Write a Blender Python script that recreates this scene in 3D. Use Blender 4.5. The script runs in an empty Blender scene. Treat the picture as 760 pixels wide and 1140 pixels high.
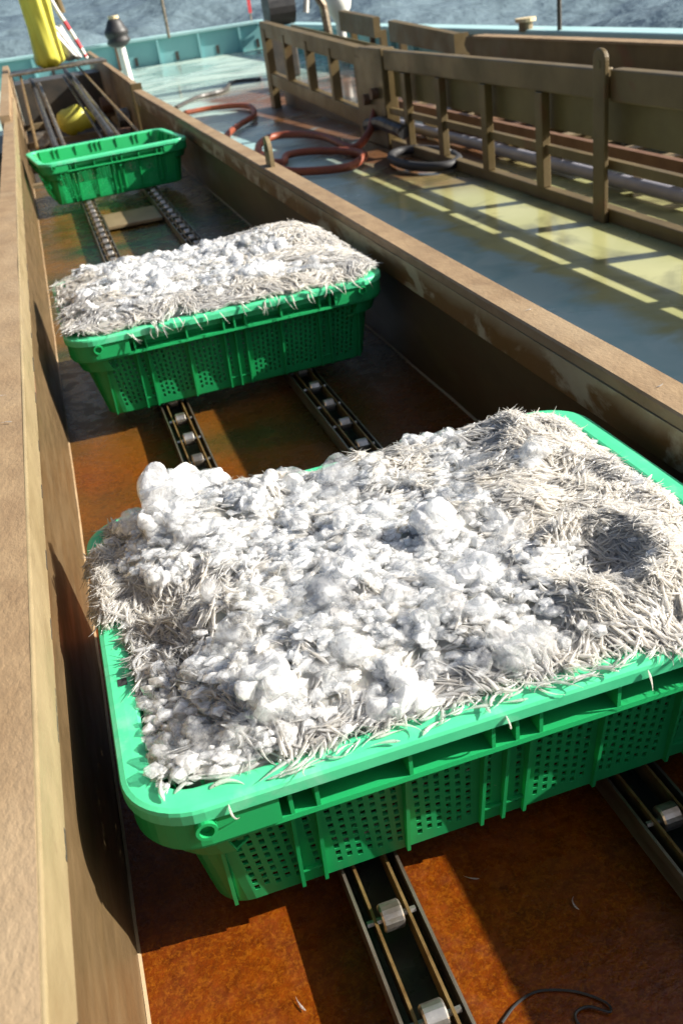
import bpy, math, random
import numpy as np
from mathutils import Vector, Matrix, Euler

# ------------------------------------------------------------------ camera, light, exposure
sc = bpy.context.scene
col = sc.collection
rad = math.radians
cam_d = bpy.data.cameras.new("camera"); cam = bpy.data.objects.new("camera", cam_d); col.objects.link(cam); sc.camera = cam
R = [(0.94714242, -0.25343459, 0.19670316), (-0.29382851, -0.43914587, 0.84900867), (-0.12878679, -0.86192912, -0.49039999)]
cam.matrix_world = Matrix(((R[0][0], -R[0][1], -R[0][2], 0), (R[1][0], -R[1][1], -R[1][2], 0), (R[2][0], -R[2][1], -R[2][2], 0), (0, 0, 0, 1)))
cam_d.sensor_fit = 'VERTICAL'; cam_d.sensor_height = 24; cam_d.lens = 22.39
cam_d.clip_start = 0.02; cam_d.clip_end = 3000
cam_d.dof.use_dof = True; cam_d.dof.focus_distance = 0.92; cam_d.dof.aperture_fstop = 8.0

SUN = Vector((1.66, -0.45, 1.0)).normalized()          # towards the sun
sun_d = bpy.data.lights.new("sun", 'SUN'); sun_d.energy = 5.0; sun_d.angle = rad(0.5); sun_d.color = (1.0, 0.95, 0.86)
sun = bpy.data.objects.new("sun", sun_d); col.objects.link(sun); sun.rotation_euler = SUN.to_track_quat('Z', 'Y').to_euler()
w = bpy.data.worlds.new("World"); sc.world = w; w.use_nodes = True
nt = w.node_tree; sky = nt.nodes.new('ShaderNodeTexSky'); sky.sky_type = 'NISHITA'; sky.sun_disc = False
sky.sun_elevation = math.asin(SUN.z); sky.sun_rotation = math.atan2(SUN.x, SUN.y); sky.dust_density = 4.0
nt.links.new(sky.outputs[0], nt.nodes['Background'].inputs[0]); nt.nodes['Background'].inputs[1].default_value = 0.056
sc.view_settings.view_transform = 'Standard'; sc.view_settings.look = 'None'; sc.view_settings.exposure = 1.3; sc.view_settings.gamma = 1
sc.cycles.transparent_max_bounces = 16; sc.cycles.max_bounces = 14; sc.cycles.transmission_bounces = 6; sc.cycles.glossy_bounces = 4; sc.cycles.diffuse_bounces = 9
sc.cycles.sample_clamp_indirect = 6; sc.cycles.caustics_refractive = False; sc.cycles.caustics_reflective = False
sc.cycles.use_denoising = True

rng = np.random.default_rng(7); random.seed(7)

# ------------------------------------------------------------------ materials
def lnk(nt, a, b): nt.links.new(a, b)
def mat(name, c1, c2=None, scale=8, rough=0.5, rough2=None, metal=0.0, bump=0.0, bscale=None, trans=0.0, translucent=0.0,
        coat=0.0, ior=None, stretch=(1, 1, 1), lo=.35, hi=.65, c3=None, s3=2.0, lo3=.5, hi3=.6, detail=6, mask=None, spec=None):
    m = bpy.data.materials.new(name); m.use_nodes = True; nt = m.node_tree; N = nt.nodes; b = N['Principled BSDF']
    tc = N.new('ShaderNodeTexCoord'); mp = N.new('ShaderNodeMapping'); mp.inputs['Scale'].default_value = stretch
    lnk(nt, tc.outputs['Object'], mp.inputs[0])
    def noise(s, d=detail, dist=0.0):
        n = N.new('ShaderNodeTexNoise'); n.inputs['Scale'].default_value = s; n.inputs['Detail'].default_value = d
        n.inputs['Roughness'].default_value = .62; n.inputs['Distortion'].default_value = dist
        lnk(nt, mp.outputs[0], n.inputs['Vector']); return n
    def rng_(out, a, c, to0=0, to1=1):
        r = N.new('ShaderNodeMapRange'); r.inputs[1].default_value = a; r.inputs[2].default_value = c
        r.inputs[3].default_value = to0; r.inputs[4].default_value = to1; lnk(nt, out, r.inputs[0]); return r.outputs[0]
    b.inputs['Roughness'].default_value = rough; b.inputs['Metallic'].default_value = metal
    colout = None
    n1 = noise(scale)
    if c2 is not None:
        mx = N.new('ShaderNodeMix'); mx.data_type = 'RGBA'; mx.inputs[6].default_value = (*c1, 1); mx.inputs[7].default_value = (*c2, 1)
        lnk(nt, rng_(n1.outputs[0], lo, hi), mx.inputs[0]); colout = mx.outputs[2]
    if c3 is not None:
        n3 = noise(s3, 8, .6)
        f = rng_(n3.outputs[0], lo3, hi3)
        if mask is not None:      # mask = (axis, a, b): the stain keeps to part of the thing's height or length
            sp = N.new('ShaderNodeSeparateXYZ'); lnk(nt, tc.outputs['Object'], sp.inputs[0])
            mm = N.new('ShaderNodeMath'); mm.operation = 'MULTIPLY'; lnk(nt, f, mm.inputs[0])
            ad = N.new('ShaderNodeMath'); ad.operation = 'MULTIPLY_ADD'; lnk(nt, n3.outputs[0], ad.inputs[0]); ad.inputs[1].default_value = mask[3] if len(mask) > 3 else 0
            lnk(nt, sp.outputs['XYZ'.index(mask[0])], ad.inputs[2])
            lnk(nt, rng_(ad.outputs[0], mask[1], mask[2]), mm.inputs[1]); f = mm.outputs[0]
        mx3 = N.new('ShaderNodeMix'); mx3.data_type = 'RGBA'; mx3.inputs[7].default_value = (*c3, 1)
        if colout: lnk(nt, colout, mx3.inputs[6])
        else: mx3.inputs[6].default_value = (*c1, 1)
        lnk(nt, f, mx3.inputs[0]); colout = mx3.outputs[2]
    if colout: lnk(nt, colout, b.inputs['Base Color'])
    else: b.inputs['Base Color'].default_value = (*c1, 1)
    if rough2 is not None:
        n2 = noise(scale * .45 + .7, 4)
        lnk(nt, rng_(n2.outputs[0], .38, .6, rough, rough2), b.inputs['Roughness'])
    if bump:
        bp = N.new('ShaderNodeBump'); bp.inputs['Strength'].default_value = min(1, bump); bp.inputs['Distance'].default_value = .002 * max(1, bump)
        nb = noise(bscale or scale * 3, 5); lnk(nt, nb.outputs[0], bp.inputs['Height']); lnk(nt, bp.outputs[0], b.inputs['Normal'])
    b.inputs['Transmission Weight'].default_value = trans
    b.inputs['Coat Weight'].default_value = coat; b.inputs['Coat Roughness'].default_value = .08
    if ior: b.inputs['IOR'].default_value = ior
    if spec is not None: b.inputs['Specular IOR Level'].default_value = spec
    if translucent:
        out = N['Material Output']; ts = N.new('ShaderNodeBsdfTranslucent'); ms = N.new('ShaderNodeMixShader'); ms.inputs[0].default_value = translucent
        if colout: lnk(nt, colout, ts.inputs[0])
        else: ts.inputs[0].default_value = (*c1, 1)
        lnk(nt, b.outputs[0], ms.inputs[1]); lnk(nt, ts.outputs[0], ms.inputs[2]); lnk(nt, ms.outputs[0], out.inputs[0])
    return m

M = {}
M['cap'] = mat('weathered_tan_metal', (.27, .185, .10), (.20, .13, .068), 26, .55, .75, .1, .6, 160, c3=(.31, .23, .14), s3=3, lo3=.5, hi3=.75, stretch=(1, .6, 1))
M['lip'] = mat('worn_cream_metal', (.25, .195, .105), (.21, .16, .085), 30, .38, .6, .2, .3, 200, c3=(.16, .11, .06), s3=60, lo3=.64, hi3=.74, stretch=(1, .5, 1))
M['lip_right'] = mat('stained_beige_metal', (.42, .35, .22), (.33, .27, .16), 12, .5, .7, .1, .3, 120, c3=(.15, .07, .012), s3=10, lo3=.42, hi3=.50, mask=('Z', -.462, -.500, .05), stretch=(1, .5, 1))
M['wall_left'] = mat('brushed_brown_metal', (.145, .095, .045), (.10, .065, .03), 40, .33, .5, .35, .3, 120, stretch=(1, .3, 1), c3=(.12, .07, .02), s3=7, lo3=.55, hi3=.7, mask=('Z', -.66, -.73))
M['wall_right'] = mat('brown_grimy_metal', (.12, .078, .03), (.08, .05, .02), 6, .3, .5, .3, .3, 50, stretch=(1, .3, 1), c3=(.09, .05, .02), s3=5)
def floor_mat():
    m = mat('wet_rusty_steel', (.15, .030, .002), (.06, .011, .001), 60, .08, .40, 0, .55, 150, c3=(.22, .065, .004), s3=240, lo3=.45, hi3=.75, spec=.35, lo=.3, hi=.7)
    nt = m.node_tree; N = nt.nodes; b = N['Principled BSDF']
    old = b.inputs['Base Color'].links[0].from_socket
    tc = N.new('ShaderNodeTexCoord'); sp = N.new('ShaderNodeSeparateXYZ'); lnk(nt, tc.outputs['Object'], sp.inputs[0])
    n = N.new('ShaderNodeTexNoise'); n.inputs['Scale'].default_value = 3.5; n.inputs['Detail'].default_value = 5; lnk(nt, tc.outputs['Object'], n.inputs[0])
    ad = N.new('ShaderNodeMath'); ad.operation = 'MULTIPLY_ADD'; lnk(nt, n.outputs[0], ad.inputs[0]); ad.inputs[1].default_value = 2.2; lnk(nt, sp.outputs[1], ad.inputs[2])
    r = N.new('ShaderNodeMapRange'); r.inputs[1].default_value = 2.1; r.inputs[2].default_value = 3.2; lnk(nt, ad.outputs[0], r.inputs[0])
    n2 = N.new('ShaderNodeTexNoise'); n2.inputs['Scale'].default_value = 5; lnk(nt, tc.outputs['Object'], n2.inputs[0])
    cr = N.new('ShaderNodeValToRGB'); lnk(nt, n2.outputs[0], cr.inputs[0])
    cr.color_ramp.elements[0].position = .35; cr.color_ramp.elements[0].color = (.022, .030, .008, 1)
    cr.color_ramp.elements[1].position = .6; cr.color_ramp.elements[1].color = (.105, .05, .008, 1)
    mx = N.new('ShaderNodeMix'); mx.data_type = 'RGBA'; lnk(nt, r.outputs[0], mx.inputs[0]); lnk(nt, old, mx.inputs[6]); lnk(nt, cr.outputs[0], mx.inputs[7])
    lnk(nt, mx.outputs[2], b.inputs['Base Color'])
    return m
M['floor'] = floor_mat()
M['channel'] = mat('worn_stainless', (.30, .27, .22), (.12, .09, .06), 40, .3, .5, .8, .2, stretch=(1, .2, 1))
M['track_bed'] = mat('oily_dark_steel', (.035, .035, .03), (.05, .06, .035), 30, .25, .5, .3, .3)
M['brass'] = mat('rust_tinted_bar', (.30, .20, .08), (.16, .09, .03), 40, .35, .5, .6)
M['roller'] = mat('polished_steel_roller', (.50, .48, .44), (.28, .24, .19), 40, .28, .45, .9, .1)
M['black'] = mat('black_rubber', (.015, .015, .017), (.03, .03, .03), 20, .4, .6)
M['gate'] = mat('brown_coated_steel', (.125, .088, .034), (.085, .058, .02), 5, .42, .6, .15, .3, 60, c3=(.12, .05, .02), s3=4, lo3=.6, hi3=.7)
M['gate_back'] = mat('olive_brown_panel', (.12, .095, .03), (.085, .065, .018), 5, .45, .6, .1, .2)
M['pipe'] = mat('grey_pvc', (.30, .30, .34), (.22, .22, .26), 6, .35)
M['rust'] = mat('red_rust', (.10, .045, .02), (.15, .08, .04), 14, .6)
M['hose'] = mat('red_orange_hose', (.26, .060, .022), (.17, .04, .018), 9, .45, .6)
M['black_hose'] = mat('black_hose', (.018, .018, .02), None, 6, .65)
M['gunwale'] = mat('turquoise_paint', (.20, .42, .43), (.16, .36, .38), 2, .5, .6, 0, 0, c3=(.22, .16, .09), s3=2.5, lo3=.66, hi3=.72, stretch=(1, 1, .4))
M['gunwale_cap'] = mat('pale_turquoise_paint', (.34, .52, .53), (.28, .46, .47), 2, .5)
M['white'] = mat('off_white_paint', (.72, .72, .68), (.6, .58, .52), 4, .5)
M['yellow'] = mat('yellow_oilskin', (.70, .66, .12), (.60, .55, .07), 5, .38, translucent=.25, bump=.4, bscale=14)
M['clear'] = mat('cloudy_plastic', (.62, .62, .62), (.5, .5, .5), 6, .3, trans=.3)
M['tan_box'] = mat('cream_cap', (.62, .50, .30), None, 6, .5)
M['flag'] = mat('red_cloth', (.55, .04, .05), None, 6, .7)
M['green'] = mat('green_basket_plastic', (.020, .45, .145), (.016, .40, .125), 5, .3, .42, 0, .12, 30, translucent=.32)
M['rim'] = mat('sunlit_green_plastic', (.085, .60, .30), (.06, .54, .26), 20, .33, .45, 0, .12, 30, c3=(.22, .60, .40), s3=14, lo3=.58, hi3=.75, translucent=.12)  # sunlight on the rim put into a lighter green, with paler scuffs
M['bed_slat'] = mat('bleached_board', (.20, .15, .08), (.14, .10, .05), 12, .5)
M['dark_machine'] = mat('dark_machinery', (.03, .03, .028), (.06, .05, .04), 10, .45)

def deck_mat():
    m = bpy.data.materials.new('painted_wet_deck'); m.use_nodes = True; nt = m.node_tree; N = nt.nodes; b = N['Principled BSDF']
    tc = N.new('ShaderNodeTexCoord'); sp = N.new('ShaderNodeSeparateXYZ'); lnk(nt, tc.outputs['Object'], sp.inputs[0])
    def noise(s, d=6, dist=0):
        n = N.new('ShaderNodeTexNoise'); n.inputs['Scale'].default_value = s; n.inputs['Detail'].default_value = d; n.inputs['Distortion'].default_value = dist
        lnk(nt, tc.outputs['Object'], n.inputs[0]); return n.outputs[0]
    def mr(o, a, c, t0=0, t1=1):
        r = N.new('ShaderNodeMapRange'); r.inputs[1].default_value = a; r.inputs[2].default_value = c; r.inputs[3].default_value = t0; r.inputs[4].default_value = t1
        lnk(nt, o, r.inputs[0]); return r.outputs[0]
    def ma(op, a, c):
        x = N.new('ShaderNodeMath'); x.operation = op
        for i, v in enumerate((a, c)):
            if isinstance(v, (int, float)): x.inputs[i].default_value = v
            else: lnk(nt, v, x.inputs[i])
        return x.outputs[0]
    def mix(f, a, c):
        x = N.new('ShaderNodeMix'); x.data_type = 'RGBA'; lnk(nt, f, x.inputs[0])
        for i, v in ((6, a), (7, c)):
            if isinstance(v, tuple): x.inputs[i].default_value = (*v, 1)
            else: lnk(nt, v, x.inputs[i])
        return x.outputs[2]
    X, Y = sp.outputs[0], sp.outputs[1]
    n1, n2, n3 = noise(1.3, 5, .5), noise(6, 6, .8), noise(.6, 4)
    base = mix(mr(n2, .4, .65), (.33, .47, .46), (.24, .40, .40))             # blue green paint
    far = mix(mr(n3, .35, .65), (.40, .50, .43), (.32, .45, .41))             # sun-bleached far deck
    c = mix(mr(ma('ADD', Y, ma('MULTIPLY', n1, 3.0)), 9.0, 11.0), base, far)
    # yellow-brown fishy water film, from about 1.25 m to beyond the gate
    film = ma('MULTIPLY', mr(ma('ADD', X, ma('MULTIPLY', n2, .25)), 1.45, 1.53), mr(ma('ADD', Y, ma('MULTIPLY', n1, 2.0)), 6.6, 5.8))
    c = mix(film, c, mix(mr(n1, .4, .62), (.40, .39, .18), (.27, .28, .12)))
    # rusty brown water by the gate's far half
    br = ma('MULTIPLY', mr(ma('ADD', X, ma('MULTIPLY', n2, .35)), 1.62, 1.78), mr(ma('ADD', Y, ma('MULTIPLY', n1, 1.2)), 4.4, 5.1))
    br = ma('MULTIPLY', br, mr(Y, 11.0, 9.6))
    c = mix(br, c, (.12, .055, .025))
    # algae and dark grime streaks
    gr = ma('MULTIPLY', ma('MULTIPLY', mr(noise(3.0, 9, 1.2), .52, .72), mr(Y, 5.5, 4.2)), mr(X, 1.25, 1.5, .0, .8))
    c = mix(gr, c, (.07, .065, .03))
    gr2 = ma('MULTIPLY', mr(noise(2.2, 8, 1.5), .6, .66), mr(Y, 5, 7))
    c = mix(gr2, c, (.16, .2, .2))
    lnk(nt, c, b.inputs['Base Color'])
    lnk(nt, mr(n1, .42, .6, .10, .40), b.inputs['Roughness'])
    bp = N.new('ShaderNodeBump'); bp.inputs['Strength'].default_value = .15; bp.inputs['Distance'].default_value = .004
    lnk(nt, noise(9, 3), bp.inputs['Height']); lnk(nt, bp.outputs[0], b.inputs['Normal'])
    return m
M['deck'] = deck_mat()

def sea_mat():
    m = bpy.data.materials.new('grey_blue_sea'); m.use_nodes = True; nt = m.node_tree; N = nt.nodes; b = N['Principled BSDF']
    tc = N.new('ShaderNodeTexCoord'); mp = N.new('ShaderNodeMapping'); mp.inputs['Scale'].default_value = (.7, 1, 1); lnk(nt, tc.outputs['Object'], mp.inputs[0])
    b.inputs['Base Color'].default_value = (.11, .155, .18, 1); b.inputs['Roughness'].default_value = .18; b.inputs['IOR'].default_value = 1.33
    n = N.new('ShaderNodeTexNoise'); n.inputs['Scale'].default_value = 1.3; n.inputs['Detail'].default_value = 6; lnk(nt, mp.outputs[0], n.inputs[0])
    bp = N.new('ShaderNodeBump'); bp.inputs['Strength'].default_value = .8; bp.inputs['Distance'].default_value = .45
    lnk(nt, n.outputs[0], bp.inputs['Height']); lnk(nt, bp.outputs[0], b.inputs['Normal'])
    return m
M['sea'] = sea_mat()

def attr_mat(name, c1, c2, rough, translucent, trans=0.0, coat=0.3):
    m = mat(name, c1, c2, 60, rough, None, 0, .25, 300, trans=trans, coat=coat, lo=.2, hi=.8)
    nt = m.node_tree; N = nt.nodes; b = N['Principled BSDF']
    a = N.new('ShaderNodeAttribute'); a.attribute_name = 'tone'
    mx = N.new('ShaderNodeMix'); mx.data_type = 'RGBA'; mx.inputs[6].default_value = (*c1, 1); mx.inputs[7].default_value = (*c2, 1)
    lnk(nt, a.outputs['Fac'], mx.inputs[0]); lnk(nt, mx.outputs[2], b.inputs['Base Color'])
    out = N['Material Output']; ts = N.new('ShaderNodeBsdfTranslucent'); ms = N.new('ShaderNodeMixShader'); ms.inputs[0].default_value = translucent
    lnk(nt, mx.outputs[2], ts.inputs[0]); lnk(nt, b.outputs[0], ms.inputs[1]); lnk(nt, ts.outputs[0], ms.inputs[2]); lnk(nt, ms.outputs[0], out.inputs[0])
    return m
M['fish'] = attr_mat('whitebait_flesh', (.83, .80, .745), (.50, .50, .505), .12, .36, .0)
_b = M['fish'].node_tree.nodes['Principled BSDF']; _b.inputs['Subsurface Weight'].default_value = .6; _b.inputs['Subsurface Radius'].default_value = (1, .9, .75); _b.inputs['Subsurface Scale'].default_value = .012
_n = M['fish'].node_tree; _t = _n.nodes.new('ShaderNodeBsdfTransparent'); _m = _n.nodes.new('ShaderNodeMixShader'); _m.inputs[0].default_value = .33
_o = _n.nodes['Material Output']; _src = _o.inputs[0].links[0].from_socket; _n.links.new(_src, _m.inputs[1]); _n.links.new(_t.outputs[0], _m.inputs[2]); _n.links.new(_m.outputs[0], _o.inputs[0])
M['fish_bed'] = mat('packed_wet_whitebait', (.46, .44, .41), (.34, .33, .33), 50, .25, .5, 0, 1.0, 120, translucent=.2)

def ice_mat(name, milk0, milk1, refr, rough, fine=False):
    m = bpy.data.materials.new(name); m.use_nodes = True; nt = m.node_tree; N = nt.nodes; out = N['Material Output']; N.remove(N['Principled BSDF'])
    tc = N.new('ShaderNodeTexCoord')
    def noise(s, d, dist=0):
        n = N.new('ShaderNodeTexNoise'); n.inputs['Scale'].default_value = s; n.inputs['Detail'].default_value = d; n.inputs['Distortion'].default_value = dist
        n.inputs['Roughness'].default_value = .65; lnk(nt, tc.outputs['Object'], n.inputs[0]); return n.outputs[0]
    def mixs(f, a, b_):
        x = N.new('ShaderNodeMixShader')
        if isinstance(f, float): x.inputs[0].default_value = f
        else: lnk(nt, f, x.inputs[0])
        lnk(nt, a.outputs[0], x.inputs[1]); lnk(nt, b_.outputs[0], x.inputs[2]); return x
    k = 60 if fine else 1.0
    r = N.new('ShaderNodeMapRange'); r.inputs[1].default_value = .36; r.inputs[2].default_value = .64; r.inputs[3].default_value = milk0; r.inputs[4].default_value = milk1
    lnk(nt, noise(1.7 * k, 6, .8), r.inputs[0])
    bp = N.new('ShaderNodeBump'); bp.inputs['Strength'].default_value = .30; bp.inputs['Distance'].default_value = .05 / (60 if fine else 1)
    lnk(nt, noise(3.5 * k, 7, .4), bp.inputs['Height'])
    di = N.new('ShaderNodeBsdfPrincipled'); di.inputs[0].default_value = (.93, .935, .935, 1); di.inputs['Roughness'].default_value = .25
    di.inputs['Subsurface Weight'].default_value = 1.0; di.inputs['Subsurface Radius'].default_value = (1, 1, 1); di.inputs['Subsurface Scale'].default_value = .004
    ts = N.new('ShaderNodeBsdfTranslucent'); ts.inputs[0].default_value = (.96, .965, .97, 1)
    tr = N.new('ShaderNodeBsdfTransparent'); tr.inputs[0].default_value = (.97, .98, .985, 1)
    rf = N.new('ShaderNodeBsdfRefraction'); rf.inputs['IOR'].default_value = 1.31; rf.inputs['Roughness'].default_value = .02; rf.inputs[0].default_value = (.98, .99, 1, 1)
    gl = N.new('ShaderNodeBsdfGlossy'); gl.inputs['Roughness'].default_value = rough
    fr = N.new('ShaderNodeLayerWeight'); fr.inputs['Blend'].default_value = .5; geo = N.new('ShaderNodeNewGeometry')
    for q in (di, ts, rf, gl): lnk(nt, bp.outputs[0], q.inputs['Normal'])
    milk = mixs(.06, di, ts); clear = mixs(refr, tr, rf); 
    def ma(op, a, c):
        x = N.new('ShaderNodeMath'); x.operation = op
        for i_, v_ in enumerate((a, c)):
            if isinstance(v_, float): x.inputs[i_].default_value = v_
            else: lnk(nt, v_, x.inputs[i_])
        return x.outputs[0]
    front = ma('SUBTRACT', 1.0, geo.outputs['Backfacing'])
    body = mixs(ma('MULTIPLY', r.outputs[0], ma('ADD', .15, ma('MULTIPLY', front, .85))), clear, milk)
    rim = ma('ADD', .06, ma('MULTIPLY', ma('POWER', fr.outputs['Facing'], 2.5), .8))
    fin = mixs(ma('MULTIPLY', rim, front), body, gl)
    lnk(nt, fin.outputs[0], out.inputs[0]); return m
M['ice_clear'] = ice_mat('clear_ice', .02, .26, .18, .015)
M['ice_frost'] = ice_mat('frosted_ice', .06, .50, .18, .02)
M['ice_white'] = ice_mat('white_ice', .22, .85, .16, .03)
M['ice_crumb'] = ice_mat('crushed_ice', .14, .68, .12, .02, True)

# ------------------------------------------------------------------ mesh helpers
class MB:
    def __init__(s): s.v = []; s.f = []
    def add(s, v, f):
        n = len(s.v); s.v += [tuple(p) for p in v]; s.f += [tuple(i + n for i in q) for q in f]; return s
    def box(s, x0, x1, y0, y1, z0, z1):
        return s.add([(x, y, z) for x in (x0, x1) for y in (y0, y1) for z in (z0, z1)],
                     [(0, 1, 3, 2), (4, 6, 7, 5), (0, 4, 5, 1), (2, 3, 7, 6), (0, 2, 6, 4), (1, 5, 7, 3)])
    def hexa(s, lo, hi):      # two quads of four points (bottom, top)
        v = list(lo) + list(hi)
        return s.add(v, [(3, 2, 1, 0), (4, 5, 6, 7), (0, 1, 5, 4), (1, 2, 6, 5), (2, 3, 7, 6), (3, 0, 4, 7)])
    def extrude_y(s, prof, ys, jit=0):
        n = len(prof); base = len(s.v)
        for y in ys:
            j = rng.normal(0, jit, 2) if jit else (0, 0)
            s.v += [(x + j[0], y, z + j[1]) for x, z in prof]
        for k in range(len(ys) - 1):
            for i in range(n):
                a = base + k * n + i; b_ = base + k * n + (i + 1) % n
                s.f.append((a, b_, b_ + n, a + n))
        s.f.append(tuple(base + i for i in range(n - 1, -1, -1))); s.f.append(tuple(base + (len(ys) - 1) * n + i for i in range(n)))
        return s
    def tube(s, pts, r, seg=8, caps=True):
        pts = [Vector(p) for p in pts]; rs = r if isinstance(r, (list, tuple)) else [r] * len(pts); base = len(s.v)
        up = Vector((0, 0, 1)); prev = None
        for i, p in enumerate(pts):
            t = (pts[min(i + 1, len(pts) - 1)] - pts[max(i - 1, 0)]).normalized()
            if prev is None:
                a = t.cross(up) if abs(t.z) < .9 else t.cross(Vector((1, 0, 0)))
            else: a = prev - t * prev.dot(t)
            a.normalize(); prev = a; b_ = t.cross(a)
            for k in range(seg):
                th = 2 * math.pi * k / seg; s.v.append(tuple(p + (a * math.cos(th) + b_ * math.sin(th)) * rs[i]))
        for i in range(len(pts) - 1):
            for k in range(seg):
                a = base + i * seg + k; b2 = base + i * seg + (k + 1) % seg
                s.f.append((a, b2, b2 + seg, a + seg))
        if caps:
            s.f.append(tuple(base + k for k in range(seg - 1, -1, -1))); s.f.append(tuple(base + (len(pts) - 1) * seg + k for k in range(seg)))
        return s
    def build(s, name, m, parent=None, smooth=False, bevel=0):
        me = bpy.data.meshes.new(name); me.from_pydata(s.v, [], s.f); me.materials.append(m); me.update()
        o = bpy.data.objects.new(name, me); col.objects.link(o)
        if parent: o.parent = parent
        if smooth:
            me.polygons.foreach_set('use_smooth', [True] * len(me.polygons))
        if bevel:
            b = o.modifiers.new('bevel', 'BEVEL'); b.width = bevel; b.segments = 2; b.limit_method = 'ANGLE'
        return o
def spline(pts, n=8):
    P = [Vector(p) for p in pts]; out = []
    for i in range(len(P) - 1):
        p0, p1, p2, p3 = P[max(i - 1, 0)], P[i], P[i + 1], P[min(i + 2, len(P) - 1)]
        for k in range(n):
            t = k / n
            out.append(.5 * ((2 * p1) + (p2 - p0) * t + (2 * p0 - 5 * p1 + 4 * p2 - p3) * t * t + (3 * p1 - p0 - 3 * p2 + p3) * t ** 3))
    out.append(P[-1]); return out
def tag(o, label=None, cat=None, group=None, kind=None):
    if label: o['label'] = label
    if cat: o['category'] = cat
    if group: o['group'] = group
    if kind: o['kind'] = kind
    return o
def thing(name, label, cat, loc=(0, 0, 0), rz=0, group=None):
    o = bpy.data.objects.new(name, None); col.objects.link(o); o.location = loc; o.rotation_euler = (0, 0, rz); o.empty_display_size = .1
    return tag(o, label, cat, group)
def copy_tree(o, parent=None):
    c = o.copy(); col.objects.link(c)
    if parent: c.parent = parent
    for ch in list(o.children): copy_tree(ch, c)
    return c
_nz = {}
def vnoise(x, y, seed=0):
    if seed not in _nz: _nz[seed] = np.random.default_rng(seed + 100).random((64, 64))
    g = _nz[seed]; xi = np.floor(x).astype(int); yi = np.floor(y).astype(int); fx = x - xi; fy = y - yi
    fx = fx * fx * (3 - 2 * fx); fy = fy * fy * (3 - 2 * fy)
    a = g[xi % 64, yi % 64]; b = g[(xi + 1) % 64, yi % 64]; c = g[xi % 64, (yi + 1) % 64]; d = g[(xi + 1) % 64, (yi + 1) % 64]
    return (a * (1 - fx) + b * fx) * (1 - fy) + (c * (1 - fx) + d * fx) * fy
def sstep(x, a, b):
    t = np.clip((x - a) / (b - a), 0, 1); return t * t * (3 - 2 * t)

# ------------------------------------------------------------------ setting: sea and deck
DZ = -.9
def build_sea():
    xs = np.concatenate([np.linspace(-1500, -60, 12), np.linspace(-50, 60, 190), np.linspace(70, 1500, 12)])
    ys = np.concatenate([np.linspace(-800, -12, 6), np.linspace(-10, 12, 24), 12 + np.cumsum(np.linspace(.12, 1.6, 150)), np.linspace(160, 2000, 14)])
    X, Y = np.meshgrid(xs, ys, indexing='ij')
    A = sstep(Y, -12, 14) * (1 - sstep(Y, 100, 400)) * (1 - sstep(abs(X), 50, 70))
    Zz = (vnoise(X * .28 + 7, Y * .34 + 3, 21) - .5) * .75 + (vnoise(X * .75, Y * .9 + 5, 22) - .5) * .34 + (vnoise(X * 1.9, Y * 2.3, 23) - .5) * .14 + (vnoise(X * 4, Y * 5, 24) - .5) * .05
    Zz = Zz * A * 1.35
    nx, ny = X.shape; v = np.stack([X.ravel(), Y.ravel(), Zz.ravel()], 1)
    f = [(i * ny + j, (i + 1) * ny + j, (i + 1) * ny + j + 1, i * ny + j + 1) for i in range(nx - 1) for j in range(ny - 1)]
    m = MB(); m.v = [tuple(p) for p in v]; m.f = f
    o = m.build('sea', M['sea'], None, True); o['kind'] = 'structure'
    o.location = (0, 0, -2.6); o.rotation_euler = (rad(5.0), 0, 0)
build_sea()

def build_deck():
    m = MB(); m.hexa([(-1.4, -2.5, DZ - .25), (3.5, -2.5, DZ - .25), (5.6, 16, DZ - .25), (-1.4, 16, DZ - .25)], [(-1.4, -2.5, DZ), (3.5, -2.5, DZ), (5.6, 16, DZ), (-1.4, 16, DZ)])
    m.v = [(3.5 if abs(x - 5.6) < .01 else x, y, z) for x, y, z in m.v]
    o = m.build('deck', M['deck']); o['kind'] = 'structure'
build_deck()

def gunwale(name, label, p0, p1, top, h, cat='bulwark'):
    t = thing(name, label, cat, (p0[0], p0[1], DZ))
    p0 = Vector((*p0, 0)); p1 = Vector((*p1, 0)); d = (p1 - p0); L = d.length; d.normalize(); n = Vector((d.y, -d.x, 0))
    t.rotation_euler = (0, 0, math.atan2(d.y, d.x))
    m = MB(); m.box(0, L, 0, .08, -.05, h); m.build('panel', M['gunwale'], t)
    m = MB(); m.box(-.05, L + .05, -.05, .14, h, h + .05); m.build('cap_rail', M['gunwale_cap'], t, bevel=.012)
    k = int(L / .62)
    for i in range(k):
        x = .3 + i * .62; q = MB(); q.box(x, x + .035, -.05, -.002, 0, h - .003)
        q.build('stiffener', M['gunwale'] if i % 4 else M['rust'], t)
    for i in range(k):
        x = .55 + i * .62
        q = MB(); q.box(x, x + .05, -.006, -.003, .02, .14); q.build('scupper', M['dark_machine'], t)
    return t
gunwale('bulwark', 'turquoise painted bulwark crossing behind the far end of the deck', (-1.4, 16.5), (3.55, 15.9), 0, .34)
gunwale('bulwark', 'turquoise bulwark along the right side, behind the brown boards', (3.55, 15.8), (3.5, -2.5), 0, .30)
gunwale('bulwark', 'narrow turquoise bulwark beyond the left side of the conveyor trough', (-1.15, -1), (-1.15, 15.9), 0, .3)

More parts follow.
